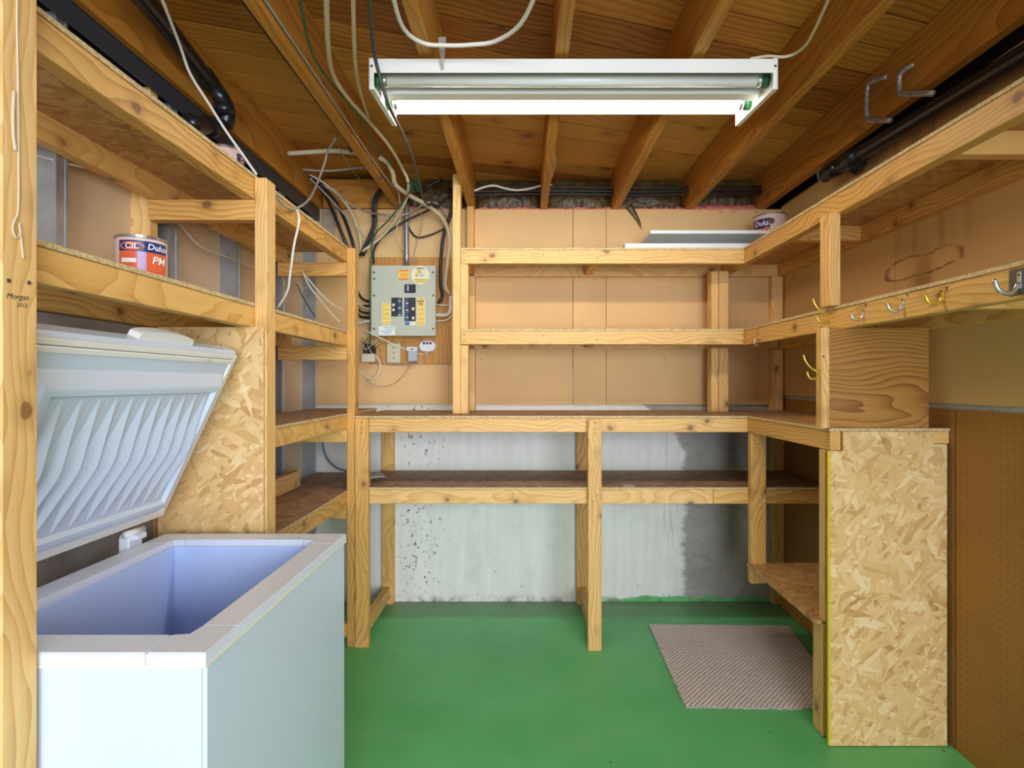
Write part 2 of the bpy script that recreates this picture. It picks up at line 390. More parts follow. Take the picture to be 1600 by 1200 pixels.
GPLY = plain('weathered_grey_plywood', (0.30, 0.255, 0.225), 0.75, var=0.25, vscale=9)
YTAPE = plain('yellow_paint', (0.78, 0.62, 0.02), 0.5)
SCREW = plain('screw_steel', (0.10, 0.10, 0.085), 0.4, 0.6)

# ------------------------------------------------------------------ the setting
ZJ, ZD, YB, YN = 2.25, 2.455, 3.125, -0.75      # joist underside, subfloor underside, back wall, open end
XL, XR = -1.24, 1.485
wbox('floor', -1.95, XR+0.1, YN, YB+0.1, -0.1, 0, floor_mat(), kind='structure')
# back wall: concrete below, drywall sheets above, insulated rim between the joists
wb = wbox('wall_back', -1.95, XR+0.1, YB, YB+0.2, 0, ZJ, CONC, kind='structure')
for x0, x1 in ((XL, -0.4275), (-0.424, 0.2815), (0.285, 0.4715), (0.474, XR)):
    z1 = ZJ-0.001
    bar(wb, 'drywall_panel', x0, x1, YB-0.013, YB, 1.132, z1, DRY, 0.001)
wbox('wall_back_rim', -1.95, XR+0.1, YB+0.17, YB+0.27, ZJ, ZD+0.03, DARK, kind='structure')
wl = wbox('wall_left', XL-0.012, XL, YN, YB, 0.0, 2.215, DRYL, kind='structure')
bar(wl, 'hardboard_panel', XL, XL+0.004, 0.2, 1.69, 0.02, 1.02, PEG, 0)
bar(wl, 'hardboard_panel', XL, XL+0.004, 1.70, 2.62, 0.02, 0.70, PEG, 0)
for y in (0.565, 0.975, 1.385, 1.83, 2.24, 2.66, 3.07):
    bm = bmesh.new()                                   # C-shaped steel stud
    poly = [(XL, y-0.018), (XL+0.065, y-0.018), (XL+0.065, y-0.011), (XL+0.0635, y-0.011), (XL+0.0635, y-0.0165), (XL+0.0015, y-0.0165),
            (XL+0.0015, y+0.0165), (XL+0.0635, y+0.0165), (XL+0.0635, y+0.011), (XL+0.065, y+0.011), (XL+0.065, y+0.018), (XL, y+0.018)]
    prism_bm([(a-XL, b-y) for a, b in poly], 0, 2.19, bm)
    box_bm(0.006, 0.033, 2.19, 0, (0.0605, 0, 1.095), bm)
    st = link('steel_stud', from_bm('steel_stud', bm), STEEL, wl, (XL, y, 0.0))
bar(wl, 'wood_stud', XL, XL+0.062, 1.715, 1.753, 0.0, 2.19, PALE)
bar(wl, 'wood_stud', XL, XL+0.062, 2.53, 2.568, 0.0, 2.19, PINE)
bm = box_bm(0.075, YB-YN, 0.004, 0, (0.0375, (YB+YN)/2, 0.062))
box_bm(0.003, YB-YN, 0.062, 0, (0.0735, (YB+YN)/2, 0.031), bm); box_bm(0.003, YB-YN, 0.062, 0, (0.0015, (YB+YN)/2, 0.031), bm)
link('top_track', from_bm('top_track', bm), DSTEEL, wl, (XL, 0, 2.178))
wbox('wall_left_outer', -1.95, -1.9, YN, YB, 0, ZD+0.05, DARK, kind='structure')  # near-black so the space past the studs looks unlit
wr = wbox('wall_right', XR, XR+0.1, YN, YB, 0, ZJ+0.02, CONC, kind='structure')
for y0, y1 in ((YN, 0.935), (0.938, 2.155), (2.158, YB-0.013)):
    o = wbox('drywall_panel', XR-0.012, XR, y0, y1, 1.185, ZJ+0.015, DRYR, wr)
for y0, y1 in ((YN, 0.64), (0.644, 1.86), (1.864, YB-0.002)):
    wbox('pegboard_panel', XR-0.006, XR, y0, y1, 0.0, 1.165, PEG, wr)
wbox('wall_right_gap_backing', XR+0.06, XR+0.12, YN, YB+0.27, ZJ-0.1, ZD+0.05, DARK, kind='structure')  # added dark band closing the gap; its colour stands in for shade
bar(wr, 'base_plate', XR-0.05, XR-0.007, 1.95, 3.03, 0.003, 0.125, JOIST)
# ceiling: joists and diagonal subfloor planks
ce = wbox('ceiling', -1.95, XR+0.1, YN, YB+0.27, ZD+0.024, ZD+0.05, DARK, kind='structure')
JX = [-1.56, -1.17, -0.711, -0.298, 0.116, 0.529, 0.952, 1.366]
for x in JX:
    bar(ce, 'joist', x-0.02, x+0.02, YN, YB+0.16, ZJ, ZD, JOIST, 0.002)
bar(ce, 'blocking', -1.14, -0.735, YB-0.03, YB+0.02, ZJ+0.002, ZD-0.04, JOIST)
def clip(poly, a, b, c):      # keep a*x+b*y<=c
    out = []
    for i in range(len(poly)):
        p, q = poly[i], poly[(i+1) % len(poly)]
        dp, dq = a*p[0]+b*p[1]-c, a*q[0]+b*q[1]-c
        if dp <= 0: out.append(p)
        if dp*dq < 0:
            t = dp/(dp-dq); out.append((p[0]+(q[0]-p[0])*t, p[1]+(q[1]-p[1])*t))
    return out
ang = math.radians(17); pw = 0.142
rr = random.Random(3)
for k in range(-9, 33):
    y0 = k*pw-0.5
    poly = [(-6, y0+0.004), (6, y0+0.004), (6, y0+pw-0.004), (-6, y0+pw-0.004)]
    ca, sa = math.cos(ang), math.sin(ang)
    # clip in plank space against the rotated room rectangle
    for a, b, c in ((1, 0, XR+0.05), (-1, 0, 1.9), (0, 1, YB+0.2), (0, -1, -YN)):
        poly = clip(poly, a*ca+b*sa, -a*sa+b*ca, c)
        if len(poly) < 3: break
    if len(poly) < 3: continue
    me = from_bm('plank', prism_bm(poly, 0, 0.022))
    link('plank', me, DECK, ce, (0, 0, ZD+0.001+rr.uniform(0, 0.001)), (0, 0, ang))
# insulation batts above the wall, one in each joist bay, pink fibre poking out below
rr = random.Random(11)
for i in range(2, len(JX)-1):
    x0, x1 = JX[i]+0.022, JX[i+1]-0.022
    nx, nz = 26, 14; bm = bmesh.new(); g = []
    for b in range(nz+1):
        row = []
        for a in range(nx+1):
            u, v = a/nx, b/nz
            bul = 0.035*math.sin(math.pi*u)**0.5*math.sin(math.pi*min(1, v*1.1))**0.6
            row.append(bm.verts.new((x0+(x1-x0)*u, YB+0.075-bul+rr.uniform(-0.010, 0.010), ZJ+0.006+(ZD-ZJ-0.018)*v)))
        g.append(row)
    for b in range(nz):
        for a in range(nx): bm.faces.new((g[b][a], g[b][a+1], g[b+1][a+1], g[b+1][a]))
    ret = bmesh.ops.extrude_face_region(bm, geom=list(bm.faces))
    for v in [e for e in ret['geom'] if isinstance(e, bmesh.types.BMVert)]: v.co.y = YB+0.165
    link('insulation_batt', from_bm('insulation_batt', bm), INS, ce, (0, 0, 0), None, True)
    bm = bmesh.new(); n = 22; lo, hi = [], []
    for a in range(n+1):
        x = x0+(x1-x0)*a/n; h = 0.006+0.024*max(0, rr.random()-0.3)+(0.018 if i == 6 else 0)
        lo.append(bm.verts.new((x, YB-0.016+rr.uniform(-0.004, 0.004), ZJ+0.006-(0.03 if i == 6 else 0.010)*rr.random())))
        hi.append(bm.verts.new((x, YB+0.02, ZJ+0.008+h)))
    for a in range(n): bm.faces.new((lo[a], lo[a+1], hi[a+1], hi[a]))
    ret = bmesh.ops.extrude_face_region(bm, geom=list(bm.faces))
    for v in [e for e in ret['geom'] if isinstance(e, bmesh.types.BMVert)]: v.co.y += 0.05
    link('fibreglass_fringe', from_bm('fibreglass_fringe', bm), PINK, ce, (0, 0, 0), None, True)
# torn flap of insulation paper hanging over the drywall
pts = [P(983, 322, 3.095), P(992, 335, 3.09), P(999, 347, 3.088), P(1003, 358, 3.09)]
bm = tube_bm([p-pts[0] for p in smooth_path(pts, 4)], [0.02-0.0195*i/12 for i in range(13)], 6)
for v in bm.verts: v.co.y *= 0.35
link('torn_paper_flap', from_bm('torn_paper_flap', bm), INS, ce, pts[0], None, True)

# ------------------------------------------------------------------ shelving
T, H = 0.038, 0.064           # lumber section of the whole fit-out
def screws(parent, pts, axis='Y', r=0.004):
    for p in pts:
        me = from_bm('screw', lathe_bm([(0, 0.0015), (r*0.7, 0.0014), (r, 0.0003), (r, -0.002), (0, -0.002)], 8))
        rot = {'Y': (math.pi/2, 0, 0), 'X': (0, math.pi/2, 0), '-X': (0, -math.pi/2, 0)}[axis]
        link('screw', me, SCREW, parent, p, rot)
XF = -0.84                    # front of the left beams
U = empty('shelving_unit', (-1.0, 1.7, 0), 'tall pine shelving unit over the open chest freezer along the steel stud wall', 'shelving')
bar(U, 'post', XF, -0.802, 0.835, 0.899, 0, ZJ-0.003, PALE, 0.003)
bar(U, 'post', XF, -0.802, 1.697, 1.761, 0, 1.898, PALE, 0.003)
bar(U, 'post', XF, -0.802, 2.584, 2.648, 0, 1.898, PINE, 0.003)
def run_left(y0, y1, ztop, osbm, back=True):
    bar(U, 'shelf_board', XL+0.067, XF+0.004, y0, y1, ztop-0.011, ztop, osbm, 0.001)
    bar(U, 'front_beam', XF-T, XF, y0, y1, ztop-0.011-H, ztop-0.011, PINE)
    if back: bar(U, 'rear_ledger', XL+0.067, XL+0.067+T, y0, y1, ztop-0.011-H, ztop-0.011, PINE)
run_left(0.82, 2.66, 1.906, OSBW); run_left(0.82, 2.66, 1.505, OSBW)
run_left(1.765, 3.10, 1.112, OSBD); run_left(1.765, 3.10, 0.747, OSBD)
bar(U, 'rear_ledger', XL+0.11, XL+0.11+T, 1.72, 2.66, 0.75, 0.83, PALE)
for y in (1.70, 2.59):
    bar(U, 'cross_brace', XL+0.068, XF+0.0005, y, y+T, 1.766, 1.830, PINE)
    if y > 2: bar(U, 'cross_brace', XL+0.068, XF+0.0005, y, y+T, 1.366, 1.430, PINE)
bar(U, 'cross_brace', XL+0.068, XF+0.0005, 2.59, 2.628, 0.973, 1.037, PINE)
bar(U, 'cross_brace', XL+0.068, XF+0.0005, 2.60, 2.638, 0.606, 0.670, PINE)
bar(U, 'floor_rail', XL+0.068, XF+0.0005, 2.575, 2.613, 0.05, 0.112, PINE)
bar(U, 'end_panel', -1.134, -0.806, 1.685, 1.696, 0.005, 1.430, OSB, 0.001)
screws(U, [(-0.8015, 0.847, 1.416), (-0.8015, 0.882, 1.419)], 'X', r=0.0035)
# handwriting on the post
for body, size, y, z in (('Morgan', 0.0125, 0.862, 1.393), ('2012', 0.0095, 0.869, 1.3805)):
    link('handwriting', text_mesh(body, size, 0.25), INK, U, (-0.8014, y, z), (math.pi/2, -0.06, math.pi/2))

# back wall shelves above the bench
ZB = 1.10                     # bench top
YS = 2.742                    # front of the upper back shelves
V = empty('shelving_unit', (0.4, 2.95, ZB), 'two pale pine shelves above the workbench on the back wall', 'shelving')
bar(V, 'post', -0.357, -0.318, YS, YS+H, ZB, 2.31, PALE)
for z0, z1 in ((ZB, 1.446), (1.529, 1.857)):
    bar(V, 'post', -0.317, -0.279, YS+0.002, YS+H, z0, z1, PALE)
bar(V, 'post', -0.317, -0.279, YB-0.075, YB-0.014, 1.94, ZJ-0.002, PINE)
for z0, z1 in ((ZB, 1.446), (1.529, 1.857)):
    bar(V, 'wall_stud', -0.31, -0.272, YB-0.078, YB-0.014, z0, z1, PALE)
    bar(V, 'wall_stud', 1.010, 1.048, YB-0.20, YB-0.136, z0, z1, PALE)
    bar(V, 'wall_stud', 1.050, 1.100, YB-0.205, YB-0.165, z0, z1, PALE)
    bar(V, 'wall_stud', 1.40, 1.465, YB-0.055, YB-0.0145, z0, z1, PALE)
for zt, m in ((1.937, OSBW), (1.529, OSBW)):
    bar(V, 'shelf_board', -0.316, XR-0.013, YS-0.002, YB-0.014, zt-0.011, zt, m, 0.001)
    bar(V, 'front_beam', -0.316, 1.1115, YS, YS+T, zt-0.011-0.068, zt-0.011, PALE)
    bar(V, 'wall_ledger', -0.316, XR-0.013, YB-0.014-T, YB-0.0145, zt-0.011-0.068, zt-0.011, PALE)
    bar(V, 'cross_brace', 0.345, 0.383, YS+T, YB-0.014-T, zt-0.011-H, zt-0.0115, PINE)
    bar(V, 'cross_brace', -0.315, -0.277, YS+T, YB-0.014-T, zt-0.011-H, zt-0.0115, PINE)
    screws(V, [(-0.30, YS-0.001, zt-0.03), (-0.30, YS-0.001, zt-0.06), (1.10, YS-0.001, zt-0.03), (1.10, YS-0.001, zt-0.062), (0.1, YS-0.001, zt-0.035), (0.37, YS-0.001, zt-0.055)], r=0.003)

# right wall shelves
XS = 1.112
R = empty('shelving_unit', (1.3, 1.4, ZB), 'two long pine shelves with coat hooks along the stained right wall', 'shelving')
for zt, hh in ((1.937, 0.068), (1.529, 0.072)):
    bar(R, 'shelf_board', XS-0.003, XR-0.013, -0.3, YS-0.004, zt-0.011, zt, OSBW, 0.001)
    bar(R, 'front_beam', XS, XS+T, -0.3, YS-0.001 if zt < 1.7 else YB-0.06, zt-0.011-hh, zt-0.0115, PINE)
    bar(R, 'wall_ledger', XR-0.013-T, XR-0.0125, -0.3, YB-0.06, zt-0.011-hh, zt-0.0115, PINE)
    for y in (0.5, 1.437, 2.31):
        bar(R, 'cross_brace', XS+T, XR-0.013-T, y, y+T, zt-0.012-H, zt-0.012, PINE)
bar(R, 'post', 1.087, 1.125, 1.93, 1.995, 1.531, 1.860, PALE)
bar(R, 'post', 1.028, 1.0555, 1.876, 1.912, ZB, 1.448, PALE)
bar(R, 'spacer_block', 1.055, XS+0.01, 1.90, 1.94, 1.38, 1.448, PINE)
bar(R, 'veneer_panel', 1.056, 1.404, 1.884, 1.896, ZB+0.001, 1.447, VENEER, 0.001)
# marker letters beside the hooks
for (x, y, ch, sz) in ((1480, 452, 'Y', 0.017), (1418, 462, 'Y', 0.012), (1353, 477, 'W', 0.010), (1297, 491, 'M', 0.010)):
    s = (x-CX)/XS; YY = F/s
    link('marker_letter', text_mesh(ch, sz, 0, 0.0006), INK, R, (XS-0.0008, YY, EYE+(CY-y)/s), (math.pi/2, 0, -math.pi/2))
link('marker_letter', text_mesh('b', 0.010, 0, 0.0006), INK, R, (1.034, 1.8742, EYE+(CY-557)*1.874/F), (math.pi/2, 0, 0))

# workbench under the back shelves and along the right wall
YF, XC = 2.584, 1.064
B = empty('workbench', (0.3, 2.85, 0), 'L-shaped pine workbench with a lower shelf, along the concrete wall', 'workbench')
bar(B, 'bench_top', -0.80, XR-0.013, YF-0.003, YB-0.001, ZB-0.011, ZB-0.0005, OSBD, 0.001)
bar(B, 'bench_top', XC-0.004, XR-0.007, 1.884, YF-0.004, ZB-0.011, ZB-0.0005, OSBW, 0.001)
bar(B, 'front_beam', -0.733, XC, YF, YF+T, ZB-0.078, ZB-0.011, PALE)
bar(B, 'front_beam', XC, XC+T, 1.889, YB-0.045, ZB-0.078, ZB-0.0115, PINE)
bar(B, 'wall_ledger', -0.80, XC, YB-T-0.002, YB-0.002, ZB-0.078, ZB-0.0115, PINE)
bar(B, 'wall_ledger', XR-0.007-0.06, XR-0.007, 1.889, YB-0.07, ZB-0.055, ZB-0.0115, PALE)
bar(B, 'post', -0.799, -0.735, YF-0.008, YF+0.030, 0, ZB-0.012, PINE, 0.003)
bar(B, 'post', 0.302, 0.366, YF-T, YF-0.0005, 0, ZB-0.014, PALE, 0.003)
bar(B, 'post', XC+0.001, XC+0.073, YF-T, YF-0.0005, 0.315, ZB-0.08, PINE, 0.003)
bar(B, 'rear_post', -0.803, -0.738, YB-0.04, YB-0.002, 0, ZB-0.08, PINE)
bar(B, 'rear_post', 0.300, 0.364, YB-0.04, YB-0.002, 0, ZB-0.08, PINE)
bar(B, 'rear_post', 1.415, 1.477, YB-0.042, YB-0.002, 0, ZB-0.08, PINE)
for x in (-0.795, 0.315):
    bar(B, 'cross_brace', x, x+T, YF+T, YB-0.041, ZB-0.078, ZB-0.0115, PINE)
    bar(B, 'cross_brace', x, x+T, YF+T, YB-0.041, 0.682, 0.746, PINE)
    bar(B, 'floor_rail', x, x+T, YF+0.03, YB-0.041, 0.035, 0.10, PINE)
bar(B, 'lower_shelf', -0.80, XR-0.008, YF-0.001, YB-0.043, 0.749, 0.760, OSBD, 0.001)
bar(B, 'lower_beam', -0.733, 0.9, YF, YF+T, 0.682, 0.7485, PALE)
bar(B, 'lower_beam', 0.902, 1.43, YF, YF+T, 0.682, 0.7485, PINE)
bar(B, 'lower_ledger', XR-0.007-T, XR-0.007, 1.95, YB-0.045, 0.672, 0.736, PINE)
# low shelf of the right arm
me = from_bm('low_shelf', prism_bm([(1.048-1.26, 2.555-2.24), (1.47-1.26, 2.56-2.24), (1.47-1.26, 1.935-2.24), (1.045-1.26, 1.935-2.24), (1.035-1.26, 1.95-2.24)][::1], 0, 0.011))
link('low_shelf', me, OSBW, B, (1.26, 2.24, 0.399))
bar(B, 'cross_brace', 1.075, 1.43, 2.545-T-0.002, 2.545, 0.334, 0.3985, PINE)
bar(B, 'cross_brace', 1.099, 1.43, 1.945, 1.945+T, 0.334, 0.3985, PINE)
bar(B, 'post', 1.060, 1.098, 1.93, 1.994, 0, 0.398, PALE, 0.003)
bar(B, 'post', 1.066, 1.104, 1.925, 1.963, 0.411, ZB-0.08, PALE)
poly = [(1.060, 0.003), (1.462, 0.003), (1.462, ZB-0.0555), (1.417, ZB-0.0555), (1.417, ZB-0.012), (1.104, ZB-0.012), (1.104, ZB-0.0785), (1.060, ZB-0.0785)]
link('end_panel', from_bm('end_panel', prism_bm([(x-1.26, z-0.5) for x, z in poly], -0.0055, 0.0055)), OSB, B, (1.26, 1.8835, 0.5), (math.pi/2, 0, 0))
bar(B, 'painted_edge', 1.0535, 1.0595, 1.877, 1.890, 0.003, ZB-0.079, YTAPE, 0.0015)['label'] = 'bright yellow painted panel edge'
screws(B, [(-0.768, YF-0.009, 1.07), (-0.768, YF-0.009, 1.04), (-0.768, YF-0.009, 1.02), (0.334, YF-T-0.001, 1.07), (0.334, YF-T-0.001, 1.04), (0.334, YF-T-0.001, 1.02),
           (0.345, YF-T-0.001, 0.73), (0.325, YF-T-0.001, 0.70), (1.10, YF-T-0.001, 0.97), (1.09, YF-T-0.001, 0.74), (1.115, YF-T-0.001, 0.735)], r=0.003)

# ------------------------------------------------------------------ chest freezer
fx0, fx1, fy0, fy1, fz = -1.065, -0.532, 0.909, 1.62, 0.807
FR = empty('chest_freezer', ((fx0+fx1)/2, (fy0+fy1)/2, 0), 'white chest freezer with its lid raised, under the left shelves', 'freezer')
rw = 0.064
ix0, ix1, iy0, iy1 = fx0+rw, fx1-rw, fy0+rw, fy1-rw
fc = Vector(((fx0+fx1)/2, (fy0+fy1)/2, 0))
def ring_bm(ax0, ax1, ay0, ay1, bx0, bx1, by0, by1, z0, z1):
    bm = bmesh.new()
    o = [(ax0, ay0), (ax1, ay0), (ax1, ay1), (ax0, ay1)]; i = [(bx0, by0), (bx1, by0), (bx1, by1), (bx0, by1)]
    vs = {}
    for nm, pl in (('o', o), ('i', i)):
        for k, (x, y) in enumerate(pl):
            for z in (z0, z1): vs[nm, k, z] = bm.verts.new((x-fc.x, y-fc.y, z))
    for k in range(4):
        j = (k+1) % 4
        bm.faces.new((vs['o', k, z0], vs['o', j, z0], vs['o', j, z1], vs['o', k, z1]))
        bm.faces.new((vs['i', k, z0], vs['i', k, z1], vs['i', j, z1], vs['i', j, z0]))
        bm.faces.new((vs['o', k, z1], vs['o', j, z1], vs['i', j, z1], vs['i', k, z1]))
        bm.faces.new((vs['o', k, z0], vs['i', k, z0], vs['i', j, z0], vs['o', j, z0]))
    return bm
bm = ring_bm(fx0, fx1, fy0, fy1, ix0+0.004, ix1-0.004, iy0+0.004, iy1-0.004, 0.02, fz-0.024)
ve = [e for e in bm.edges if abs(e.verts[0].co.z-e.verts[1].co.z) > 0.1 and abs(abs(e.verts[0].co.x)-(fx1-fx0)/2) < 1e-4]
bmesh.ops.bevel(bm, geom=ve, offset=0.006, segments=3, affect='EDGES')
link('body', from_bm('body', bm), FRZ, FR, fc)
bm = ring_bm(ix0+0.004, ix1-0.004, iy0+0.004, iy1-0.004, ix0+0.008, ix1-0.008, iy0+0.008, iy1-0.008, 0.10, fz-0.016)
box_bm(ix1-ix0-0.01, iy1-iy0-0.01, 0.006, 0, (0, 0, 0.103), bm)
link('liner', from_bm('liner', bm), LINER, FR, fc)
# rim in eight pieces: four corners, four straight strips, with fine joints
def rim_piece(poly):
    bm = prism_bm([(x-fc.x, y-fc.y) for x, y in poly], fz-0.020, fz)
    bmesh.ops.bevel(bm, geom=[e for e in bm.edges if e.verts[0].co.z > fz-0.001 and e.verts[1].co.z > fz-0.001], offset=0.002, segments=2, affect='EDGES')
    link('rim', from_bm('rim', bm), RIMM, FR, fc)
oe = 0.003; cl = 0.10
X0, X1, Y0, Y1 = fx0-oe, fx1+oe, fy0-oe, fy1+oe
for sx in (0, 1):
    for sy in (0, 1):
        ox, ax, px = (X0, X0+cl, ix0) if sx == 0 else (X1, X1-cl, ix1)
        oy, ay, py = (Y0, Y0+cl, iy0) if sy == 0 else (Y1, Y1-cl, iy1)
        p = [(ox, oy), (ax, oy), (ax, py), (px, py), (px, ay), (ox, ay)]
        if sx != sy: p = p[::-1]
        rim_piece(p)
g = 0.0012
rim_piece([(X0+cl+g, Y0), (X1-cl-g, Y0), (X1-cl-g, iy0), (X0+cl+g, iy0)]); rim_piece([(X0+cl+g, iy1), (X1-cl-g, iy1), (X1-cl-g, Y1), (X0+cl+g, Y1)])
rim_piece([(X0, Y0+cl+g), (ix0, Y0+cl+g), (ix0, Y1-cl-g), (X0, Y1-cl-g)]); rim_piece([(ix1, Y0+cl+g), (X1, Y0+cl+g), (X1, Y1-cl-g), (ix1, Y1-cl-g)])
bm = ring_bm(fx0-0.004, fx1+0.004, fy0-0.004, fy1+0.004, fx0+0.01, fx1-0.01, fy0+0.01, fy1-0.01, fz-0.025, fz-0.0195)
link('rim_trim', from_bm('rim_trim', bm), YELL, FR, fc)
for x, y in ((fx0+0.05, fy0+0.05), (fx1-0.05, fy0+0.05), (fx0+0.05, fy1-0.05), (fx1-0.05, fy1-0.05)):
    link('foot', from_bm('foot', lathe_bm([(0, 0), (0.02, 0), (0.016, 0.021), (0, 0.021)], 12)), BLACKP, FR, (x, y, 0))
# lid: local X = from hinge to free edge, local Y = length, local Z = outward (top side)
LA = math.radians(65)
lid0 = Vector((fx0-0.012, (fy0+fy1)/2, fz+0.045))
LR = Matrix(((math.cos(LA), 0, -math.sin(LA)), (0, 1, 0), (math.sin(LA), 0, math.cos(LA))))
LV, LL = 0.545, fy1-fy0+0.012
bm = box_bm(LV, LL, 0.045, 0.006, (LV/2, 0, 0.03))
lid = link('lid', from_bm('lid', bm), FRZ, FR, lid0, LR)
def lidpart(name, bm, mat, smooth=False):
    me = from_bm(name, bm); me.materials.append(mat)
    o = bpy.data.objects.new(name, me); COL.objects.link(o); o.parent = lid; return o
bm = bmesh.new()                                         # stepped gasket round the inner face
def rect_ring(bm, x0, x1, y, w, z0, z1):
    for (a, b, c, d) in ((x0, x0+w, -y, y), (x1-w, x1, -y, y), (x0+w, x1-w, -y, -y+w), (x0+w, x1-w, y-w, y)):
        box_bm(b-a, d-c, z1-z0, 0.0015, ((a+b)/2, (c+d)/2, (z0+z1)/2), bm)
rect_ring(bm, 0.012, LV-0.010, LL/2-0.010, 0.012, -0.002, 0.008); rect_ring(bm, 0.026, LV-0.024, LL/2-0.024, 0.012, -0.006, 0.008)
lidpart('gasket', bm, GASK)
lidpart('inner_panel', box_bm(LV-0.07, LL-0.07, 0.012, 0.002, (LV/2, 0, 0.004)), FRZ)
# raised plug with twisted flutes
bm = bmesh.new()
a0, a1, b1 = 0.075, LV-0.100, LL/2-0.082
def frame_pts(inset, z): return [(a0+inset, -b1+inset, z), (a1-inset, -b1+inset, z), (a1-inset, b1-inset, z), (a0+inset, b1-inset, z)]
rings = [[bm.verts.new(p) for p in frame_pts(i, z)] for i, z in ((-0.032, -0.001), (-0.006, -0.030), (0.0, -0.032), (0.012, -0.032), (0.020, -0.022))]
for r0, r1 in zip(rings, rings[1:]):
    for k in range(4):
        j = (k+1) % 4; bm.faces.new((r0[k], r0[j], r1[j], r1[k]))
bm.faces.new(rings[-1])
lidpart('plug_frame', bm, FRZ)
bm = bmesh.new()
p0, p1, q0, q1 = a0+0.021, a1-0.021, -b1+0.021, b1-0.021
NF, NV = 11, 16; pitch = (q1-q0)/NF
cols = []
for i in range(NF):
    A, Bq, Cq = [], [], []
    for k in range(NV+1):
        v = k/NV; wd = min(1.0, 2.1*min(v, 1-v)); c = 0.40+0.2*v; x = p0+(p1-p0)*v
        A.append(bm.verts.new((x, q0+i*pitch, -0.0225)))
        Bq.append(bm.verts.new((x, q0+(i+c-0.36*wd-0.02)*pitch, -0.0225)))
        Cq.append(bm.verts.new((x, q0+(i+c+0.36*wd+0.02)*pitch, -0.0225-0.016*wd)))
    cols += [A, Bq, Cq]
cols.append([bm.verts.new((p0+(p1-p0)*k/NV, q1, -0.0225)) for k in range(NV+1)])
for A, Bc in zip(cols, cols[1:]):
    for k in range(NV): bm.faces.new((A[k], A[k+1], Bc[k+1], Bc[k]))
lidpart('fluted_panel', bm, FRZ)
bm = bmesh.new()                                          # handle on the free edge
hp = [(-0.10, 0), (-0.099, 0.010)] + [(0.1*math.sin(math.radians(a)), 0.010+0.015*math.cos(math.radians(a))) for a in range(-75, 76, 15)] + [(0.099, 0.010), (0.10, 0)]
prism_bm([(y+0.06, x) for y, x in hp][::-1], 0.022, 0.050, bm)
for v in bm.verts: v.co = Vector((LV+v.co.y-0.001, v.co.x, v.co.z))
lidpart('handle', bm, WHITE)
for y in (-0.22, 0.24):                                   # hinges
    bm = box_bm(0.030, 0.055, 0.10, 0.004, (0, 0, 0)); box_bm(0.05, 0.04, 0.016, 0.003, (0.008, 0, 0.046), bm)
    h = link('hinge', from_bm('hinge', bm), RIMM, FR, (fx0-0.022, fc.y+y, fz-0.02))
    link('hinge_pin', from_bm('hinge_pin', tube_bm([(0, -0.034, 0), (0, 0.034, 0)], 0.010, 10)), WHITE, h, (fx0-0.012, fc.y+y, fz+0.037), None, True)
# grey board standing behind the freezer
poly = [(0.10, 0), (1.705, 0), (1.705, 1.352)]
for k in range(7):
    a = math.pi/2*k/6; poly.append((1.705-0.075+0.075*math.cos(a), 1.352+0.075*math.sin(a)))
poly += [(0.10, 1.427)]
bm = prism_bm([(y-0.9, z) for y, z in poly], -0.006, 0.006)
for v in bm.verts: v.co = Vector((v.co.z, v.co.x, v.co.y))
gb = link('plywood_board', from_bm('plywood_board', bm), GPLY, None, (XL+0.073, 0.9, 0.0))
tag(gb, 'grey weathered board with a rounded corner behind the freezer lid', 'board')
link('bolt_hole', from_bm('bolt_hole', lathe_bm([(0, 0.001), (0.006, 0.001), (0.006, 0), (0, 0)], 12)), INK, gb, (XL+0.0792, 1.40, 1.39), (0, math.pi/2, 0))

# ------------------------------------------------------------------ fluorescent fixture
lx0, lx1, ly0, ly1, lz = -0.466, 0.768, 1.644, 1.936, 2.236
LT = empty('light_fixture', ((lx0+lx1)/2, (ly0+ly1)/2, lz), 'white two-tube fluorescent fixture hung from the joists', 'light')
bm = bmesh.new()
w = lx1-lx0-0.02
box_bm(w, ly1-ly0, 0.0015, 0, (0, 0, -0.001), bm)
box_bm(w, 0.0015, 0.042, 0, (0, -(ly1-ly0)/2+0.001, -0.021), bm)
box_bm(w, 0.0015, 0.024, 0, (0, (ly1-ly0)/2-0.001, -0.012), bm)
link('housing', from_bm('housing', bm), WHITE, LT, ((lx0+lx1)/2, (ly0+ly1)/2, lz))
bm = bmesh.new()                                           # curved reflectors and ballast cover as one bent sheet
prof = [(0.004, -0.028), (0.020, -0.010), (0.090, -0.008), (0.105, -0.012), (0.105, -0.050), (0.148, -0.050), (0.150, -0.010), (0.170, -0.008), (0.268, -0.008), (0.289, -0.022)]
vs = [[bm.verts.new((sx*(w/2-0.002), -(ly1-ly0)/2+y, z)) for y, z in prof] for sx in (-1, 1)]
for k in range(len(prof)-1): bm.faces.new((vs[0][k], vs[0][k+1], vs[1][k+1], vs[1][k]))
link('reflector', from_bm('reflector', bm), WHITE, LT, ((lx0+lx1)/2, (ly0+ly1)/2, lz))
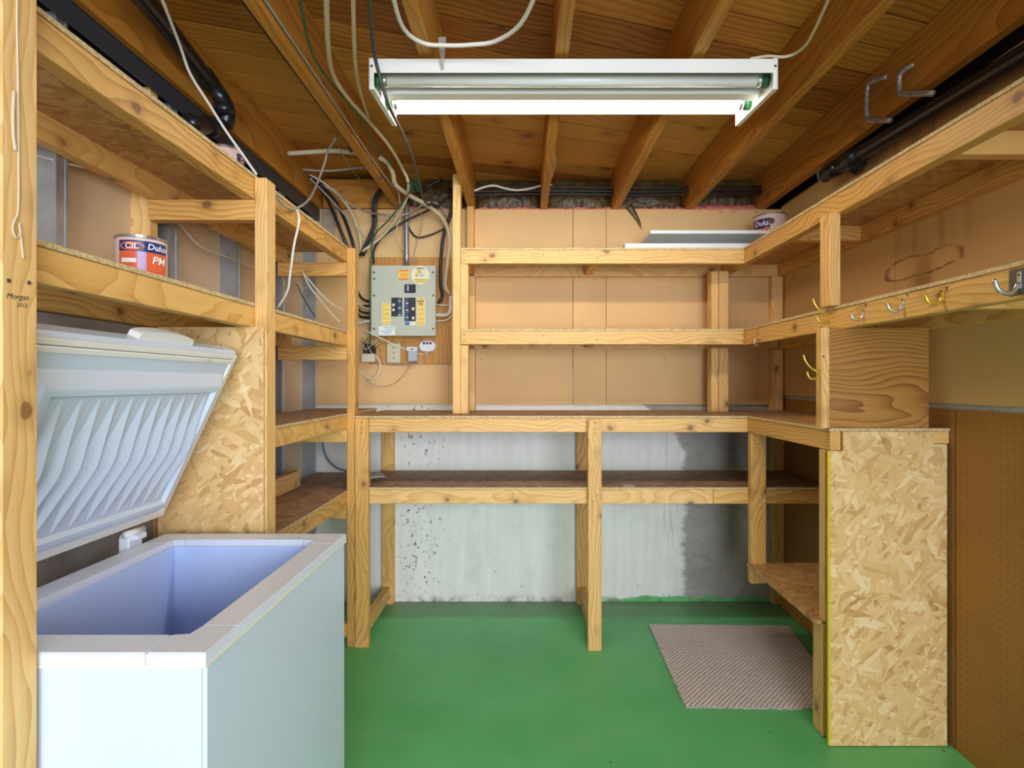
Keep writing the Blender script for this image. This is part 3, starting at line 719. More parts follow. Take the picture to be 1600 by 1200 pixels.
for sx, xx in ((-1, lx0), (1, lx1)):
    bm = bmesh.new(); hw = (ly1-ly0)/2
    pl = [(-hw, 0.002), (hw, 0.002), (hw, -0.066), (-hw, -0.092)]
    prism_bm(pl, -0.001, 0.001, bm)
    for a, b in zip(pl, pl[1:]+pl[:1]):                    # turned flange
        m = ((a[0]+b[0])/2, (a[1]+b[1])/2); d = (b[0]-a[0], b[1]-a[1]); L = math.hypot(*d)
        if a[1] > 0 and b[1] > 0: continue
        nrm = (-d[1]/L*0.0, 0)
        prism_bm([(a[0], a[1]), (b[0], b[1]), (b[0]*0.992, b[1]*0.985), (a[0]*0.992, a[1]*0.985)], 0 if sx < 0 else -0.014, 0.014 if sx < 0 else 0, bm)
    for v in bm.verts: v.co = Vector((v.co.z, v.co.x, v.co.y))
    e = link('end_plate', from_bm('end_plate', bm), WHITE, LT, (xx, (ly0+ly1)/2, lz))
    screws(e, [(xx-sx*0.007, ly0-0.001, lz-0.022)], r=0.004)
TL = NT('lit_fluorescent_tube'); TL.col((0.9, 0.9, 0.9)); TL.b.inputs['Emission Color'].default_value = (1.0, 0.93, 0.80, 1)
TL.b.inputs['Emission Strength'].default_value = TUBE; TL = TL.m
TO = plain('unlit_fluorescent_tube', (0.70, 0.71, 0.68), 0.25)
SOCK = plain('green_socket_plastic', (0.005, 0.10, 0.035), 0.5)
for y, z, m, lab in ((ly0+0.062, lz-0.032, TO, 'unlit grey tube'), (ly0+0.200, lz-0.033, TL, 'lit white tube')):
    t = link('tube', from_bm('tube', tube_bm([(lx0+0.034, 0, 0), (lx1-0.034, 0, 0)], 0.019, 20)), m, LT, (0, y, z), None, True); t['label'] = lab
    for xa, xb in ((lx0+0.022, lx0+0.040), (lx1-0.040, lx1-0.022)):
        link('tube_cap', from_bm('tube_cap', tube_bm([(xa, 0, 0), (xb, 0, 0)], 0.0195, 16)), CHROME, t, (0, y, z), None, True)
    for xa, xb in ((lx0+0.003, lx0+0.020), (lx1-0.020, lx1-0.003)):
        link('socket', from_bm('socket', tube_bm([(xa, 0, 0), (xb, 0, 0)], 0.021, 14)), SOCK, LT, (0, y, z), None, True)
for x in (lx0+0.25, lx1-0.25):
    bar(LT, 'hanger', x-0.012, x+0.012, ly0+0.13, ly0+0.15, lz, ZJ+0.004 if False else ZJ, STEEL, 0.001)

# ------------------------------------------------------------------ pipes
def pipe(name, pts, r, mat, label, rings=()):
    base = Vector(pts[0]); E = empty(name, base, label, 'pipe')
    path = smooth_path(pts, 8)
    link('pipe_run', from_bm('pipe_run', tube_bm([p-base for p in path], r, 16)), mat, E, base, None, True)
    for a, b, k in rings:
        a, b = Vector(a), Vector(b)
        link('coupling', from_bm('coupling', tube_bm([Vector((0, 0, 0)), b-a], r*k, 16)), mat, E, a, None, True)
    return E
a = P(258, 40, 1.60); b = P(326, 128, 1.90); c = P(348, 165, 2.02); d = P(356, 188, 2.06); e2 = P(340, 200, 2.06)
E = pipe('drain_pipe', [P(205, -25, 1.40), a, b, P(344, 150, 1.93), P(350, 167, 1.955), P(354, 184, 1.97), P(346, 198, 1.96), P(322, 197, 1.85), P(297, 192, 1.72)], 0.029, BLACKP,
         'black plastic drain pipe with elbows above the left shelves',
         [(P(318, 117, 1.87), P(334, 138, 1.94), 1.18), (P(348, 160, 1.945), P(353, 178, 1.965), 1.18), (P(336, 198.5, 1.915), P(322, 197, 1.85), 1.18)])
p0 = Vector((1.385, 2.46, 2.210)); p1 = Vector((1.435, -0.5, 2.10))
def along(t): return p0+(p1-p0)*t
E = pipe('drain_pipe', [along(0.0), along(0.3), along(0.7), along(1.0)], 0.030, BLACKP, 'long black plastic drain pipe high on the right wall',
         [(along(-0.012), along(0.028), 1.18), (along(0.03), along(0.075), 1.2)])
q = along(0.045)
link('branch', from_bm('branch', tube_bm([Vector((0, 0, 0)), Vector((0.04, -0.03, -0.045))], 0.033, 14)), BLACKP, E, q, None, True)
link('end_ring', from_bm('end_ring', tube_bm([Vector((0, 0, 0)), (p0-p1).normalized()*0.004], 0.0365, 18)), CGRY, E, along(-0.012), None, True)
for lab, ps in (('tarnished water pipe loop on the joist, over the pipe coupling', [(1386, 120, 1.345), (1362, 128, 1.325), (1355, 140, 1.322), (1354, 180, 1.322), (1359, 188, 1.322), (1392, 188, 1.34)]),
                ('shorter tarnished water pipe loop on the joist, nearer the open end', [(1428, 100, 1.345), (1410, 112, 1.325), (1405, 122, 1.322), (1405, 141, 1.322), (1411, 147, 1.322), (1458, 146, 1.34)])):
    pts = [P(x, y, X*F/(x-CX)) for x, y, X in ps]
    o = tube('water_pipe', pts, 0.010, COP, None, 10, 5, lab, 'pipe', 'water pipes on the right joist')

# ------------------------------------------------------------------ electrical panel and neighbours
PB = bar(None, 'backing_board', P(577, 0, 3.10).x, P(705, 0, 3.10).x, YB-0.027, YB-0.0135, P(0, 569, 3.10).z, P(0, 402, 3.10).z, PLY)
tag(PB, 'orange plywood backing board behind the breaker panel', 'board')
YP = 3.02
pc = P(630.5, 469.5, YP)
EP = empty('breaker_panel', (pc.x, YP+0.04, pc.z), 'grey-green electrical breaker panel with yellow labels on plywood', 'electrical panel')
sc = YP/F
def pp(x, y): v = P(x, y, YP); return v.x, v.z
def plate(name, x0, x1, y0, y1, m, t0=0.0, t1=0.002, parent=None, bev=0.0):
    (a, z1), (b, z0) = pp(x0, y0), pp(x1, y1)
    return bar(parent or EP, name, a, b, YP-t1, YP-t0, z0, z1, m, bev)
plate('box', 583, 678, 418, 522, PANELG, -0.075, 0.0)
cov = plate('cover', 580, 681, 415, 525, PANELG, 0.0, 0.006, bev=0.003)
plate('door', 593, 668, 462, 513, PANELG, 0.006, 0.0075, bev=0.0005)
BRK = plain('black_breaker_plastic', (0.018, 0.018, 0.024), 0.4)
BLUE = plain('blue_breaker_tape', (0.05, 0.16, 0.50), 0.5); YLAB = plain('yellow_label_paper', (0.83, 0.58, 0.10), 0.7, var=0.1, vscale=90)
WLAB = plain('white_label_paper', (0.80, 0.84, 0.84), 0.7); RLAB = plain('orange_red_print', (0.72, 0.22, 0.06), 0.7); CRM = plain('cream_label_paper', (0.82, 0.78, 0.60), 0.7)
BPR = plain('blue_print', (0.25, 0.42, 0.55), 0.7); OLV = plain('olive_yellow_print', (0.60, 0.50, 0.04), 0.7); SWH = plain('white_switch_plastic', (0.75, 0.78, 0.82), 0.4)
plate('main_breaker', 633, 650, 445, 458, BRK, 0.006, 0.016, bev=0.002)
plate('main_switch', 637, 640, 447, 456, BPR, 0.016, 0.022)
for x0, x1, n, wx in ((612.5, 629, 8, 623.5), (633, 650, 10, 635)):
    for k in range(n):
        y = 465.5+k*3.65
        b_ = plate('breaker', x0, x1, y+0.2, y+3.45, BRK, 0.0075, 0.014, bev=0.0006)
        (xa, z1), (xb, z0) = pp(wx, y+0.9), pp(wx+4, y+2.8)
        bar(b_, 'switch', xa, xb, YP-0.019, YP-0.014, z0, z1, BLUE if (k+n) % 3 else SWH, 0.0005)
for x, y in ((614, 475), (614, 482.5), (644.5, 481), (644.5, 495.5)): plate('breaker_tag', x, x+3.6, y, y+4, CRM, 0.014, 0.0145)
for x0, x1, y0, y1, n in ((597.5, 610.5, 473.5, 508, 5), (652, 664.5, 466, 509, 6)):
    L = plate('circuit_label', x0, x1, y0, y1, CRM, 0.0075, 0.0080)
    for k in range(n):
        h = (y1-y0)/n
        (xa, za), (xb, zb) = pp(x0+0.9, y0+k*h+0.6), pp(x1-0.9, y0+(k+1)*h-0.5)
        bar(L, 'label_strip', xa, xb, YP-0.0084, YP-0.0080, zb, za, YLAB, 0)
(xa, za) = pp(657.5, 473)
link('handwriting', text_mesh('Kitchen\nPlug', 0.0135, 0.15, 0.0004), INK, EP, (xa, YP-0.0088, za), (math.pi/2, 0, 0))
L = plate('warning_label', 622.5, 640, 421.5, 438, YLAB, 0.006, 0.0065)
for y in (422, 435.2): plate('print_band', 623.5, 639, y, y+2.4, RLAB, 0.0065, 0.0069)
for y in (427, 429.5, 432): plate('print_line', 626, 637, y, y+1.1, RLAB, 0.0065, 0.0069)
(xa, za) = pp(657, 430)
bm = lathe_bm([(0, 0.0006), (0.0505, 0.0006), (0.0505, 0), (0, 0)], 36)
link('round_sticker', from_bm('round_sticker', bm), CRM, EP, (xa, YP-0.006, za), (math.pi/2, 0, 0))
plate('print_band', 647, 668.5, 436.5, 439.2, OLV, 0.0066, 0.0070); plate('print_band', 650, 665, 440, 442, OLV, 0.0066, 0.0070)
plate('print_mark', 649.5, 653, 428, 433, OLV, 0.0066, 0.0070); plate('print_mark', 652, 659, 422.5, 427, OLV, 0.0066, 0.0070)
for k in range(3): plate('print_line', 654.5, 664-k, 428.5+k*1.8, 429.3+k*1.8, BPR, 0.0066, 0.0070)
plate('print_line', 651.5, 662, 418.6, 419.5, INK, 0.0066, 0.0070); plate('print_line', 649.5, 664, 420, 420.8, INK, 0.0066, 0.0070)
L = plate('service_sticker', 592.5, 617.5, 510, 524, WLAB, 0.0076, 0.0081)
for k, (a_, b_) in enumerate(((600, 616), (603, 615), (595, 612), (600, 611))): plate('print_line', a_, b_, 511.6+k*2.9, 512.7+k*2.9, BPR, 0.0081, 0.0084)
plate('number_tag', 633.5, 640, 503, 508.5, BLUE, 0.0075, 0.008); plate('number_tag', 641, 650, 503, 508.5, CRM, 0.0075, 0.008)
screws(EP, [(pp(x, y)[0], YP-0.0065, pp(x, y)[1]) for x, y in ((585, 426), (677, 426), (585, 436), (585, 462), (677, 462), (585, 514), (677, 514))], r=0.006)
tag(tube('conduit', [P(635.5, 416, 3.06), P(635, 350, 3.06), P(635.5, 318, 3.06)], 0.0145, plain('conduit_steel', (0.35, 0.36, 0.37), 0.4, 0.7), None, 14, 4), 'grey steel conduit rising from the top of the breaker panel', 'conduit')
YW = YB-0.027
def wallbox(name, x0, x1, y0, y1, depth, m, label, cat, bev=0.004):
    a, b = P(x0, y1, YW-depth/2), P(x1, y0, YW-depth/2)
    E = empty(name, ((a.x+b.x)/2, YW, (a.z+b.z)/2), label, cat)
    bar(E, 'case', a.x, b.x, YW-depth, YW, a.z, b.z, m, bev); return E, a, b
E, a, b = wallbox('cover_plate', 604.5, 626, 536, 567, 0.012, plain('beige_metal_plate', (0.60, 0.55, 0.42), 0.4), 'beige blank cover plate below the breaker panel', 'cover plate')
xm, zm = (a.x+b.x)/2, (a.z+b.z)/2
screws(E, [(xm, YW-0.0125, zm+0.03), (xm, YW-0.0125, zm-0.03), (xm, YW-0.0125, zm)], r=0.004)
E, a, b = wallbox('transformer_box', 638, 653, 543, 565, 0.045, plain('grey_box_enamel', (0.42, 0.45, 0.48), 0.4), 'small grey metal box beside the beige cover plate', 'electrical box')
bar(E, 'lid', a.x-0.002, b.x+0.002, YW-0.050, YW-0.045, zm+0.005, b.z+0.002, plain('pale_grey_enamel', (0.60, 0.66, 0.72), 0.35), 0.001)
screws(E, [((a.x+b.x)/2, YW-0.051, zm+0.018)], r=0.005)
# oval white timer
c0 = P(668, 541, YW-0.02)
E = empty('outlet_block', (c0.x, YW, c0.z), 'white oval outlet block with three dark sockets on plywood', 'outlet')
poly = []
for k in range(28):
    t = 2*math.pi*k/28; cx = 0.016 if math.cos(t) > 0 else -0.016
    poly.append((cx+0.029*math.cos(t), 0.030*math.sin(t)))
bm = prism_bm(poly, 0, 0.03); bmesh.ops.bevel(bm, geom=[e for e in bm.edges if min(v.co.z for v in e.verts) > 0.02], offset=0.006, segments=2, affect='EDGES')
link('case', from_bm('case', bm), SWH, E, (c0.x, YW, c0.z), (math.pi/2, 0, 0))
for k in (-1, 0, 1): bar(E, 'socket', c0.x+k*0.0185-0.006, c0.x+k*0.0185+0.006, YW-0.032, YW-0.029, c0.z+0.010, c0.z+0.023, INK, 0.001)
# doorbell transformer with a nest of wires
c0 = P(577, 551, YW-0.03)
E = empty('terminal_block', (c0.x, YW, c0.z), 'cream terminal block with tangled wires under the breaker panel', 'terminal block')
a, b = P(566, 566, YW-0.03), P(587, 553, YW-0.03)
bar(E, 'base', a.x, b.x, YW-0.05, YW, a.z, b.z, plain('cream_plastic', (0.68, 0.62, 0.44), 0.5), 0.003)
a, b = P(569, 553, YW-0.03), P(586, 539, YW-0.03)
bar(E, 'core', a.x, b.x, YW-0.045, YW, a.z, b.z, CBLK, 0.006)
rr = random.Random(5)
for k in range(15):
    s0 = P(rr.uniform(569, 587), rr.uniform(538, 553), YW-0.045); e0 = P(rr.uniform(560, 598), rr.uniform(527, 565), YW-0.012)
    mid = (s0+e0)/2+Vector((rr.uniform(-0.025, 0.025), -0.03*rr.random()-0.01, rr.uniform(-0.01, 0.03)))
    tube('wire', [s0, mid, e0], 0.0016, rr.choice([CBLK, CBLK, CGRY, CWHT, plain('red_orange_wire', (0.45, 0.10, 0.03), 0.5)] if k < 3 else [CBLK, CGRY, CWHT]), E, 5, 5)

# ------------------------------------------------------------------ cables
def cable(pts, r, m, label, group=None, sides=8, cat='cable', name='cable'):
    return tube(name, [P(*p) for p in pts], r, m, None, sides, 6, label, cat, group)
def cz(x, y, z): v = PZ(x, y, z); return (x, y, v.y)
def jx(y, X, z):            # pixel triple of a point on the line X, z at image row y
    Y = F*(z-EYE)/(CY-y); return (CX+X*F/Y, y, Y)
cable([jx(y, -0.742, 2.272) for y in (-60, 66, 110, 150, 190, 220)] + [(548, 236, 2.40)], 0.008, CBLK, 'black cable stapled along the side of the joist nearest the panel')
cable([jx(y, -0.683, 2.268) for y in (-60, 66, 120, 170, 220, 265)] + [(622, 300, 2.86)], 0.004, CGRY, 'thin grey cable along the right side of the same joist')
cable([(462, -40, 1.3), (484, 72, 1.62), (510, 120, 1.82), (548, 165, 2.0), (570, 195, 2.15), (582, 222, 2.3), (602, 246, 2.5), (615, 262, 2.6)], 0.004, CGRN, 'green wire running along the joist to the panel')
cable([(509, -40, 1.32), (513, 75, 1.62), (522, 120, 1.80), (545, 155, 1.95), (575, 188, 2.12), (608, 228, 2.35), (628, 262, 2.6), (638, 288, 2.68), (630, 322, 2.82), (600, 366, 2.95), (566, 393, 2.98)], 0.0075, CBEI,
      'thick beige cable sweeping down from the joists behind the left shelves')
cable([(551, -40, 1.3), (554, 80, 1.62), (560, 130, 1.82), (572, 172, 2.05), (582, 196, 2.22), (604, 222, 2.44)], 0.006, CBEI, 'beige cable hanging between the joist and the light fixture')
cable([(574, -40, 1.28), (584, 75, 1.52), (593, 118, 1.58), (608, 165, 1.62), (628, 207, 1.85), (645, 245, 2.2), (655, 285, 2.6), (662, 312, 2.76), (672, 321, 2.84), (676, 306, 2.88), (668, 286, 2.90)], 0.0055, plain('dark_grey_jacket', (0.05, 0.05, 0.045), 0.45),
      'dark grey cable crossing in front of the light fixture end')
tube('cable', [P(450, 240, 2.50), P(480, 238, 2.50), P(520, 236, 2.51), P(560, 239, 2.52)], 0.0105, CBEI, None, 10, 6, 'cut end of a thick beige cable stub poking through the joist', 'cable')
cable([(473, 265, 2.66), (510, 267, 2.68), (545, 264, 2.7), (572, 261, 2.72)], 0.005, CGRY, 'short grey cable end below the thick beige stub')
cable([(592, 246, 2.58), (606, 255, 2.60), (614, 272, 2.66), (618, 288, 2.72), (636, 303, 2.80), (668, 321, 2.92), (692, 342, 3.0), (702, 372, 3.04), (699, 412, 3.05), (696, 446, 3.05), (703, 460, 3.05)], 0.0115, CBEI,
      'thick beige cable looping down the right side of the breaker panel')
cable([(704, 462, 3.05), (703, 485, 3.05), (697, 492, 3.055), (680, 492, 3.06)], 0.010, CWHT, 'white cable entering the right side of the breaker panel')
cable([(706, 470, 3.085), (698, 477, 3.082), (679, 475, 3.075)], 0.004, CWHT, 'thin white wire at the upper right side of the breaker panel')
cable([(706, 492, 3.06), (698, 500, 3.05), (679, 502, 3.055)], 0.004, CWHT, 'thin white wire at the lower right side of the breaker panel')
cable([(711, 296, 3.04), (703, 335, 3.05), (696, 355, 3.06), (690, 390, 3.065), (688, 440, 3.065), (691, 462, 3.06), (685, 474, 3.06)], 0.009, CBLK, 'black cable bundle falling to the right side of the breaker panel')
cable([(711, 318, 3.08), (700, 350, 3.085), (682, 363, 3.085), (655, 371, 3.085), (643, 363, 3.095), (638, 352, 3.098)], 0.0045, CBLK, 'black cable slung across the conduit')
cable([(482, 272, 2.70), (505, 285, 2.73), (535, 310, 2.80), (565, 328, 2.88), (600, 336, 3.0), (628, 336, 3.02), (648, 328, 3.04), (668, 316, 3.05), (686, 320, 3.06), (696, 338, 3.07)], 0.0055, plain('armoured_cable_steel', (0.38, 0.37, 0.34), 0.4, 0.6), 'grey armoured cable strung across above the panel')
for k, pts in enumerate(([(484, 276, 2.74), (505, 300, 2.84), (520, 330, 2.95), (534, 365, 3.02), (545, 392, 3.05)], [(500, 288, 2.78), (522, 312, 2.86), (538, 342, 2.96), (550, 376, 3.03), (556, 400, 3.05)])):
    cable(pts, 0.0095, CBLK, ('thick black cable dropping behind the left shelf post, outer of the two', 'thick black cable dropping behind the left shelf post, nearer the conduit')[k], 'thick black cables behind the left shelf')
cable([(503, 290, 2.84), (522, 298, 2.89), (545, 325, 2.98), (560, 360, 3.06), (564, 388, 3.085), (560, 402, 3.088)], 0.0095, CBEI, 'thick beige cable arching beside the black cables')
cable([(484, 278, 2.67), (520, 315, 2.78), (554, 353, 2.90), (570, 371, 2.94)], 0.0035, CGRY, 'thin grey wire crossing the thick black cables')
for k, dx in enumerate((0, 5)):
    cable([(600+dx, 290, 2.98-k*0.022), (588+dx, 304, 3.0-k*0.022), (582+dx, 322, 3.02-k*0.022), (583+dx*0.6, 350, 3.03-k*0.022), (574+dx, 375, 3.04-k*0.022), (562+dx, 400, 3.05-k*0.022)], 0.0075, CBLK, ('black cable of the hanging pair, farther from the conduit', 'black cable of the hanging pair, nearer the conduit')[k], 'black cable pair left of the conduit')
cable([(634, 284, 2.60), (643, 292, 2.62), (632, 312, 2.68), (608, 343, 2.80), (585, 368, 2.90), (580, 400, 2.95), (579, 440, 2.98), (579, 500, 2.985), (578, 530, 3.02), (578, 541, 3.045)], 0.0038, CGRN, 'green ground wire curving down to the terminal block')
a_ = random.Random(44)
cable([(646, 292, 2.88)]+[(650+a_.uniform(-6, 11), 288+a_.uniform(-12, 10), 2.87+a_.uniform(0, 0.03)) for k in range(16)], 0.002, CGRN, 'knotted green wire tail beside the joist', None, 5, 'wire', 'wire')
cable([(584, 412, 3.05), (584, 392, 3.03), (596, 372, 3.02), (625, 350, 3.03), (655, 335, 3.03), (690, 318, 3.02), (705, 300, 3.0)], 0.006, CBLK, 'black cable running from the panel corner up behind the conduit')
cable([(623, 300, 2.92), (626, 335, 3.0), (620, 355, 3.02), (622, 372, 3.03), (631, 390, 3.04)], 0.003, CBEI, 'thin beige wire hanging left of the conduit')
cable([(656, 318, 2.98), (659, 350, 3.05), (650, 385, 3.08), (645, 410, 3.09)], 0.002, CGRY, 'thin grey wire hanging right of the conduit')
cable([(525, 215, 2.3), (512, 236, 2.38), (508, 252, 2.40), (498, 280, 2.34), (484, 310, 2.15), (462, 326, 1.95), (446, 323, 1.86), (432, 308, 1.80)], 0.0048, CGRY, 'grey cable looping onto the top left shelf behind the post')
cable([(463, 324, 1.96), (467, 345, 1.95), (459, 385, 1.94), (453, 430, 1.95), (449, 455, 1.96), (434, 481, 1.97)], 0.0042, CWHT, 'white cable hanging in front of the left shelf bay')
cable([(530, 232, 2.4), (548, 262, 2.6), (570, 290, 3.0), (586, 318, 3.08), (590, 350, 3.09), (585, 385, 3.095)], 0.0022, CGRY, 'hair-thin grey wire drooping under the blocking')
cable([(471, 423, 2.55), (485, 440, 2.6), (502, 460, 2.62), (522, 477, 2.6), (535, 483, 2.58)], 0.003, CWHT, 'thin white wire over the second left shelf, upper strand')
cable([(473, 426, 2.55), (484, 448, 2.56), (500, 468, 2.55), (518, 490, 2.50), (530, 502, 2.46)], 0.003, CWHT, 'thin white wire over the second left shelf, lower strand')
cable([(464, 444, 2.45), (472, 462, 2.45), (484, 482, 2.4), (492, 495, 2.35)], 0.0022, CBLK, 'thin dark wire lying on the second left shelf')
cable([(238, -40, 1.28), (280, 68, 1.50), (297, 115, 1.58), (325, 160, 1.64), (352, 203, 1.69), (378, 240, 1.72), (401, 273, 1.735)], 0.0042, CWHT, 'straight white cable crossing in front of the black drain pipe')
def lw(x, y): return (x, y, -(XL+0.055)*F/(CX-x))
cable([lw(40, 238), lw(75, 248), lw(115, 258), lw(165, 267), lw(215, 268)], 0.003, CWHT, 'white wire threaded through the near steel studs')
cable([lw(262, 330), lw(282, 352), lw(312, 384), lw(350, 400), lw(397, 417), lw(415, 420)], 0.003, CWHT, 'white wire sagging between the far steel studs')
for k, (y0, y1, m, r) in enumerate(((448, 470, CBLK, 0.007), (464, 482, CBEI, 0.007), (470, 478, CBLK, 0.006), (486, 496, CBLK, 0.008), (476, 489, CBLK, 0.006), (502, 502, CWHT, 0.009))):
    q_ = 0.018 if k == 2 else 0
    cable([(556, y0, 3.085+q_), (563, y0+(y1-y0)*0.55+3, 3.075+q_), (572, y1, 3.06+q_), (583, y1+0.5, 3.06+q_)], r, m, ('topmost black cable bending into the left side of the breaker panel', 'beige cable bending into the left side of the breaker panel', 'second black cable down on the left side of the breaker panel', 'lowest and thickest black cable into the left side of the breaker panel', 'third black cable down on the left side of the breaker panel', 'white cable bending into the left side of the breaker panel')[k], 'cables entering the panel side')
cable([(558, 508, 3.03), (575, 518, 2.965), (592, 527, 2.965), (615, 538, 2.99), (640, 548, 3.04)], 0.003, CWHT, 'white wire slanting across the panel bottom to the grey box')
cable([(588, 556, 3.06), (594, 568, 3.05), (593, 580, 3.05), (585, 592, 3.06), (574, 590, 3.07), (558, 578, 3.08)], 0.0042, CWHT, 'white cable looping below the terminal block')
cable([(590, 562, 3.06), (604, 569, 3.075), (625, 570, 3.08), (648, 568, 3.075), (650, 565, 3.06)], 0.0028, CGRY, 'grey wire linking terminal block and grey box along the board edge')
cable([(643, 565, 3.06), (632, 585, 3.09), (614, 600, 3.095), (590, 604, 3.095), (572, 594, 3.09)], 0.0016, CGRY, 'hair-thin wire sagging over the drywall under the panel')
cable([(652, 552, 3.06), (662, 553, 3.065), (672, 548, 3.07)], 0.0022, CWHT, 'short white lead between grey box and outlet block')
cable([(741, 298, 3.06), (758, 292, 3.06), (772, 290, 3.06), (788, 294, 3.06), (806, 297, 3.06), (826, 295, 3.06), (846, 290, 3.06)], 0.0065, CWHT, 'white cable bowing across the bay above the drywall')
cable([(864, 232, 2.62), (867, 250, 2.75), (864, 270, 2.9), (858, 286, 3.02), (862, 289, 3.05)], 0.005, CBEI, 'beige cable stapled down the side of the middle joist')
for k, (yy, r) in enumerate(((292.5, 0.006), (298.5, 0.007), (303.5, 0.006))):
    cable([(700, yy+3, 3.075), (790, yy, 3.075), (900, yy, 3.075), (1010, yy+1.5, 3.075), (1100, yy-1, 3.075), (1190, yy-1, 3.075)], r, CBLK, ('uppermost black cable threaded through the joists above the back wall', 'thickest black cable threaded through the joists above the back wall', 'lowest black cable threaded through the joists above the back wall')[k], 'black cables through the joists')
cable([(690, 280, 3.06), (668, 292, 3.06), (655, 305, 3.05), (640, 312, 3.04)], 0.009, CBLK, 'black cable bending out of the bay left of the tall post')
cable([(606, -40, 1.28), (628, 40, 1.47), (660, 67, 1.555), (700, 71, 1.565), (735, 70, 1.565), (775, 64, 1.545), (815, 35, 1.45), (850, -40, 1.28)], 0.006, CWHT, 'white cable sagging above the light fixture')
cable([(1172, 92, 1.66), (1200, 88, 1.66), (1225, 89, 1.66), (1243, 83, 1.64), (1262, 66, 1.58), (1285, 20, 1.45), (1310, -40, 1.3)], 0.0045, CBEI, 'beige lead leaving the right end of the light fixture')
cable([(503, 680, 3.0), (505, 700, 2.98), (512, 718, 2.94), (526, 731, 2.86), (545, 737, 2.8)], 0.006, CBLU, 'blue-grey cable in the corner above the lowest left shelf')
# clear plastic strap on the fixture, plastic sheet in the corner
CLR = NT('clear_plastic'); CLR.col((0.75, 0.72, 0.65)); CLR.rough(0.15); CLR.b.inputs['Transmission Weight'].default_value = 0.75; CLR.b.inputs['IOR'].default_value = 1.15; CLR = CLR.m
rr = random.Random(9)
def crumple(name, quad, nx, ny, amp, mat, label, cat):
    bm = bmesh.new(); g = []; q = [P(*p) for p in quad]; base = q[0].copy()
    for j in range(ny+1):
        row = []
        for i in range(nx+1):
            u, v = i/nx, j/ny
            p = (q[0]*(1-u)+q[1]*u)*(1-v)+(q[3]*(1-u)+q[2]*u)*v
            row.append(bm.verts.new(p-base+Vector((rr.uniform(-amp, amp)*0.4, rr.uniform(-amp, amp), rr.uniform(-amp, amp)*0.4))))
        g.append(row)
    for j in range(ny):
        for i in range(nx): bm.faces.new((g[j][i], g[j][i+1], g[j+1][i+1], g[j+1][i]))
    o = link(name, from_bm(name, bm), mat, None, base)
    md = o.modifiers.new('thickness', 'SOLIDIFY'); md.thickness = 0.0008
    return tag(o, label, cat)
crumple('plastic_strap', [(685, 58, 1.60), (697, 58, 1.60), (693.5, 108, 1.635), (689, 108, 1.635)], 3, 10, 0.002, CLR, 'clear plastic strap hanging over the front of the light fixture', 'strap')
crumple('plastic_sheet', [(501, 326, 3.06), (527, 326, 3.06), (524, 366, 3.07), (505, 366, 3.07)], 6, 8, 0.008, CLR, 'clear crumpled plastic sheet in the upper left back corner', 'plastic sheet')
crumple('plastic_scrap', [(578, 747, 2.69), (601, 745, 2.69), (598, 739, 2.86), (580, 739, 2.86)], 7, 5, 0.006, FOAM, 'crumpled pale plastic scrap on the lower bench shelf', 'scrap')
# cord on the near post
tube('cord', [(-0.799, 0.858+dy, z) for dy, z in ((0, 2.2), (0.001, 2.0), (0.0, 1.83), (0.002, 1.72), (0.003, 1.60), (0.002, 1.53), (-0.004, 1.512), (-0.007, 1.497), (-0.001, 1.485), (0.006, 1.495), (0.004, 1.510), (0.008, 1.48), (0.011, 1.455))], 0.0014, CORD, None, 6, 6, 'off-white cord hanging with a loop on the near shelf post', 'cord')
tube('cord', [(-0.799, 0.853, 1.715), (-0.799, 0.8515, 1.68), (-0.799, 0.852, 1.645), (-0.7985, 0.855, 1.622)], 0.0022, CORD, None, 6, 5, 'knotted short end of cord beside the long hanging cord', 'cord')

# ------------------------------------------------------------------ paint cans
TIN = plain('tin_rim', (0.42, 0.40, 0.36), 0.3, 0.85); PNK = plain('pale_pink_can_label', (0.74, 0.55, 0.52), 0.28); NAVY = plain('navy_label', (0.015, 0.03, 0.16), 0.28)
ORG = plain('orange_red_label', (0.72, 0.13, 0.05), 0.28); WPR = plain('white_print', (0.85, 0.84, 0.82), 0.4); LIL = plain('lilac_print', (0.50, 0.36, 0.62), 0.35)
def patch(R, a0, a1, z0, z1, off, n=14):
    bm = bmesh.new(); lo, hi = [], []
    for k in range(n+1):
        a = a0+(a1-a0)*k/n; r = R+off
        lo.append(bm.verts.new((r*math.cos(a), r*math.sin(a), z0))); hi.append(bm.verts.new((r*math.cos(a), r*math.sin(a), z1)))
    for k in range(n): bm.faces.new((lo[k], lo[k+1], hi[k+1], hi[k]))
    return from_bm('patch', bm)
def wrap(me, R, a, z, off):
    for v in me.vertices:
        t = a+v.co.x/R; r = R+off; y = v.co.y
        v.co = Vector((r*math.cos(t), r*math.sin(t), z+y))
    return me
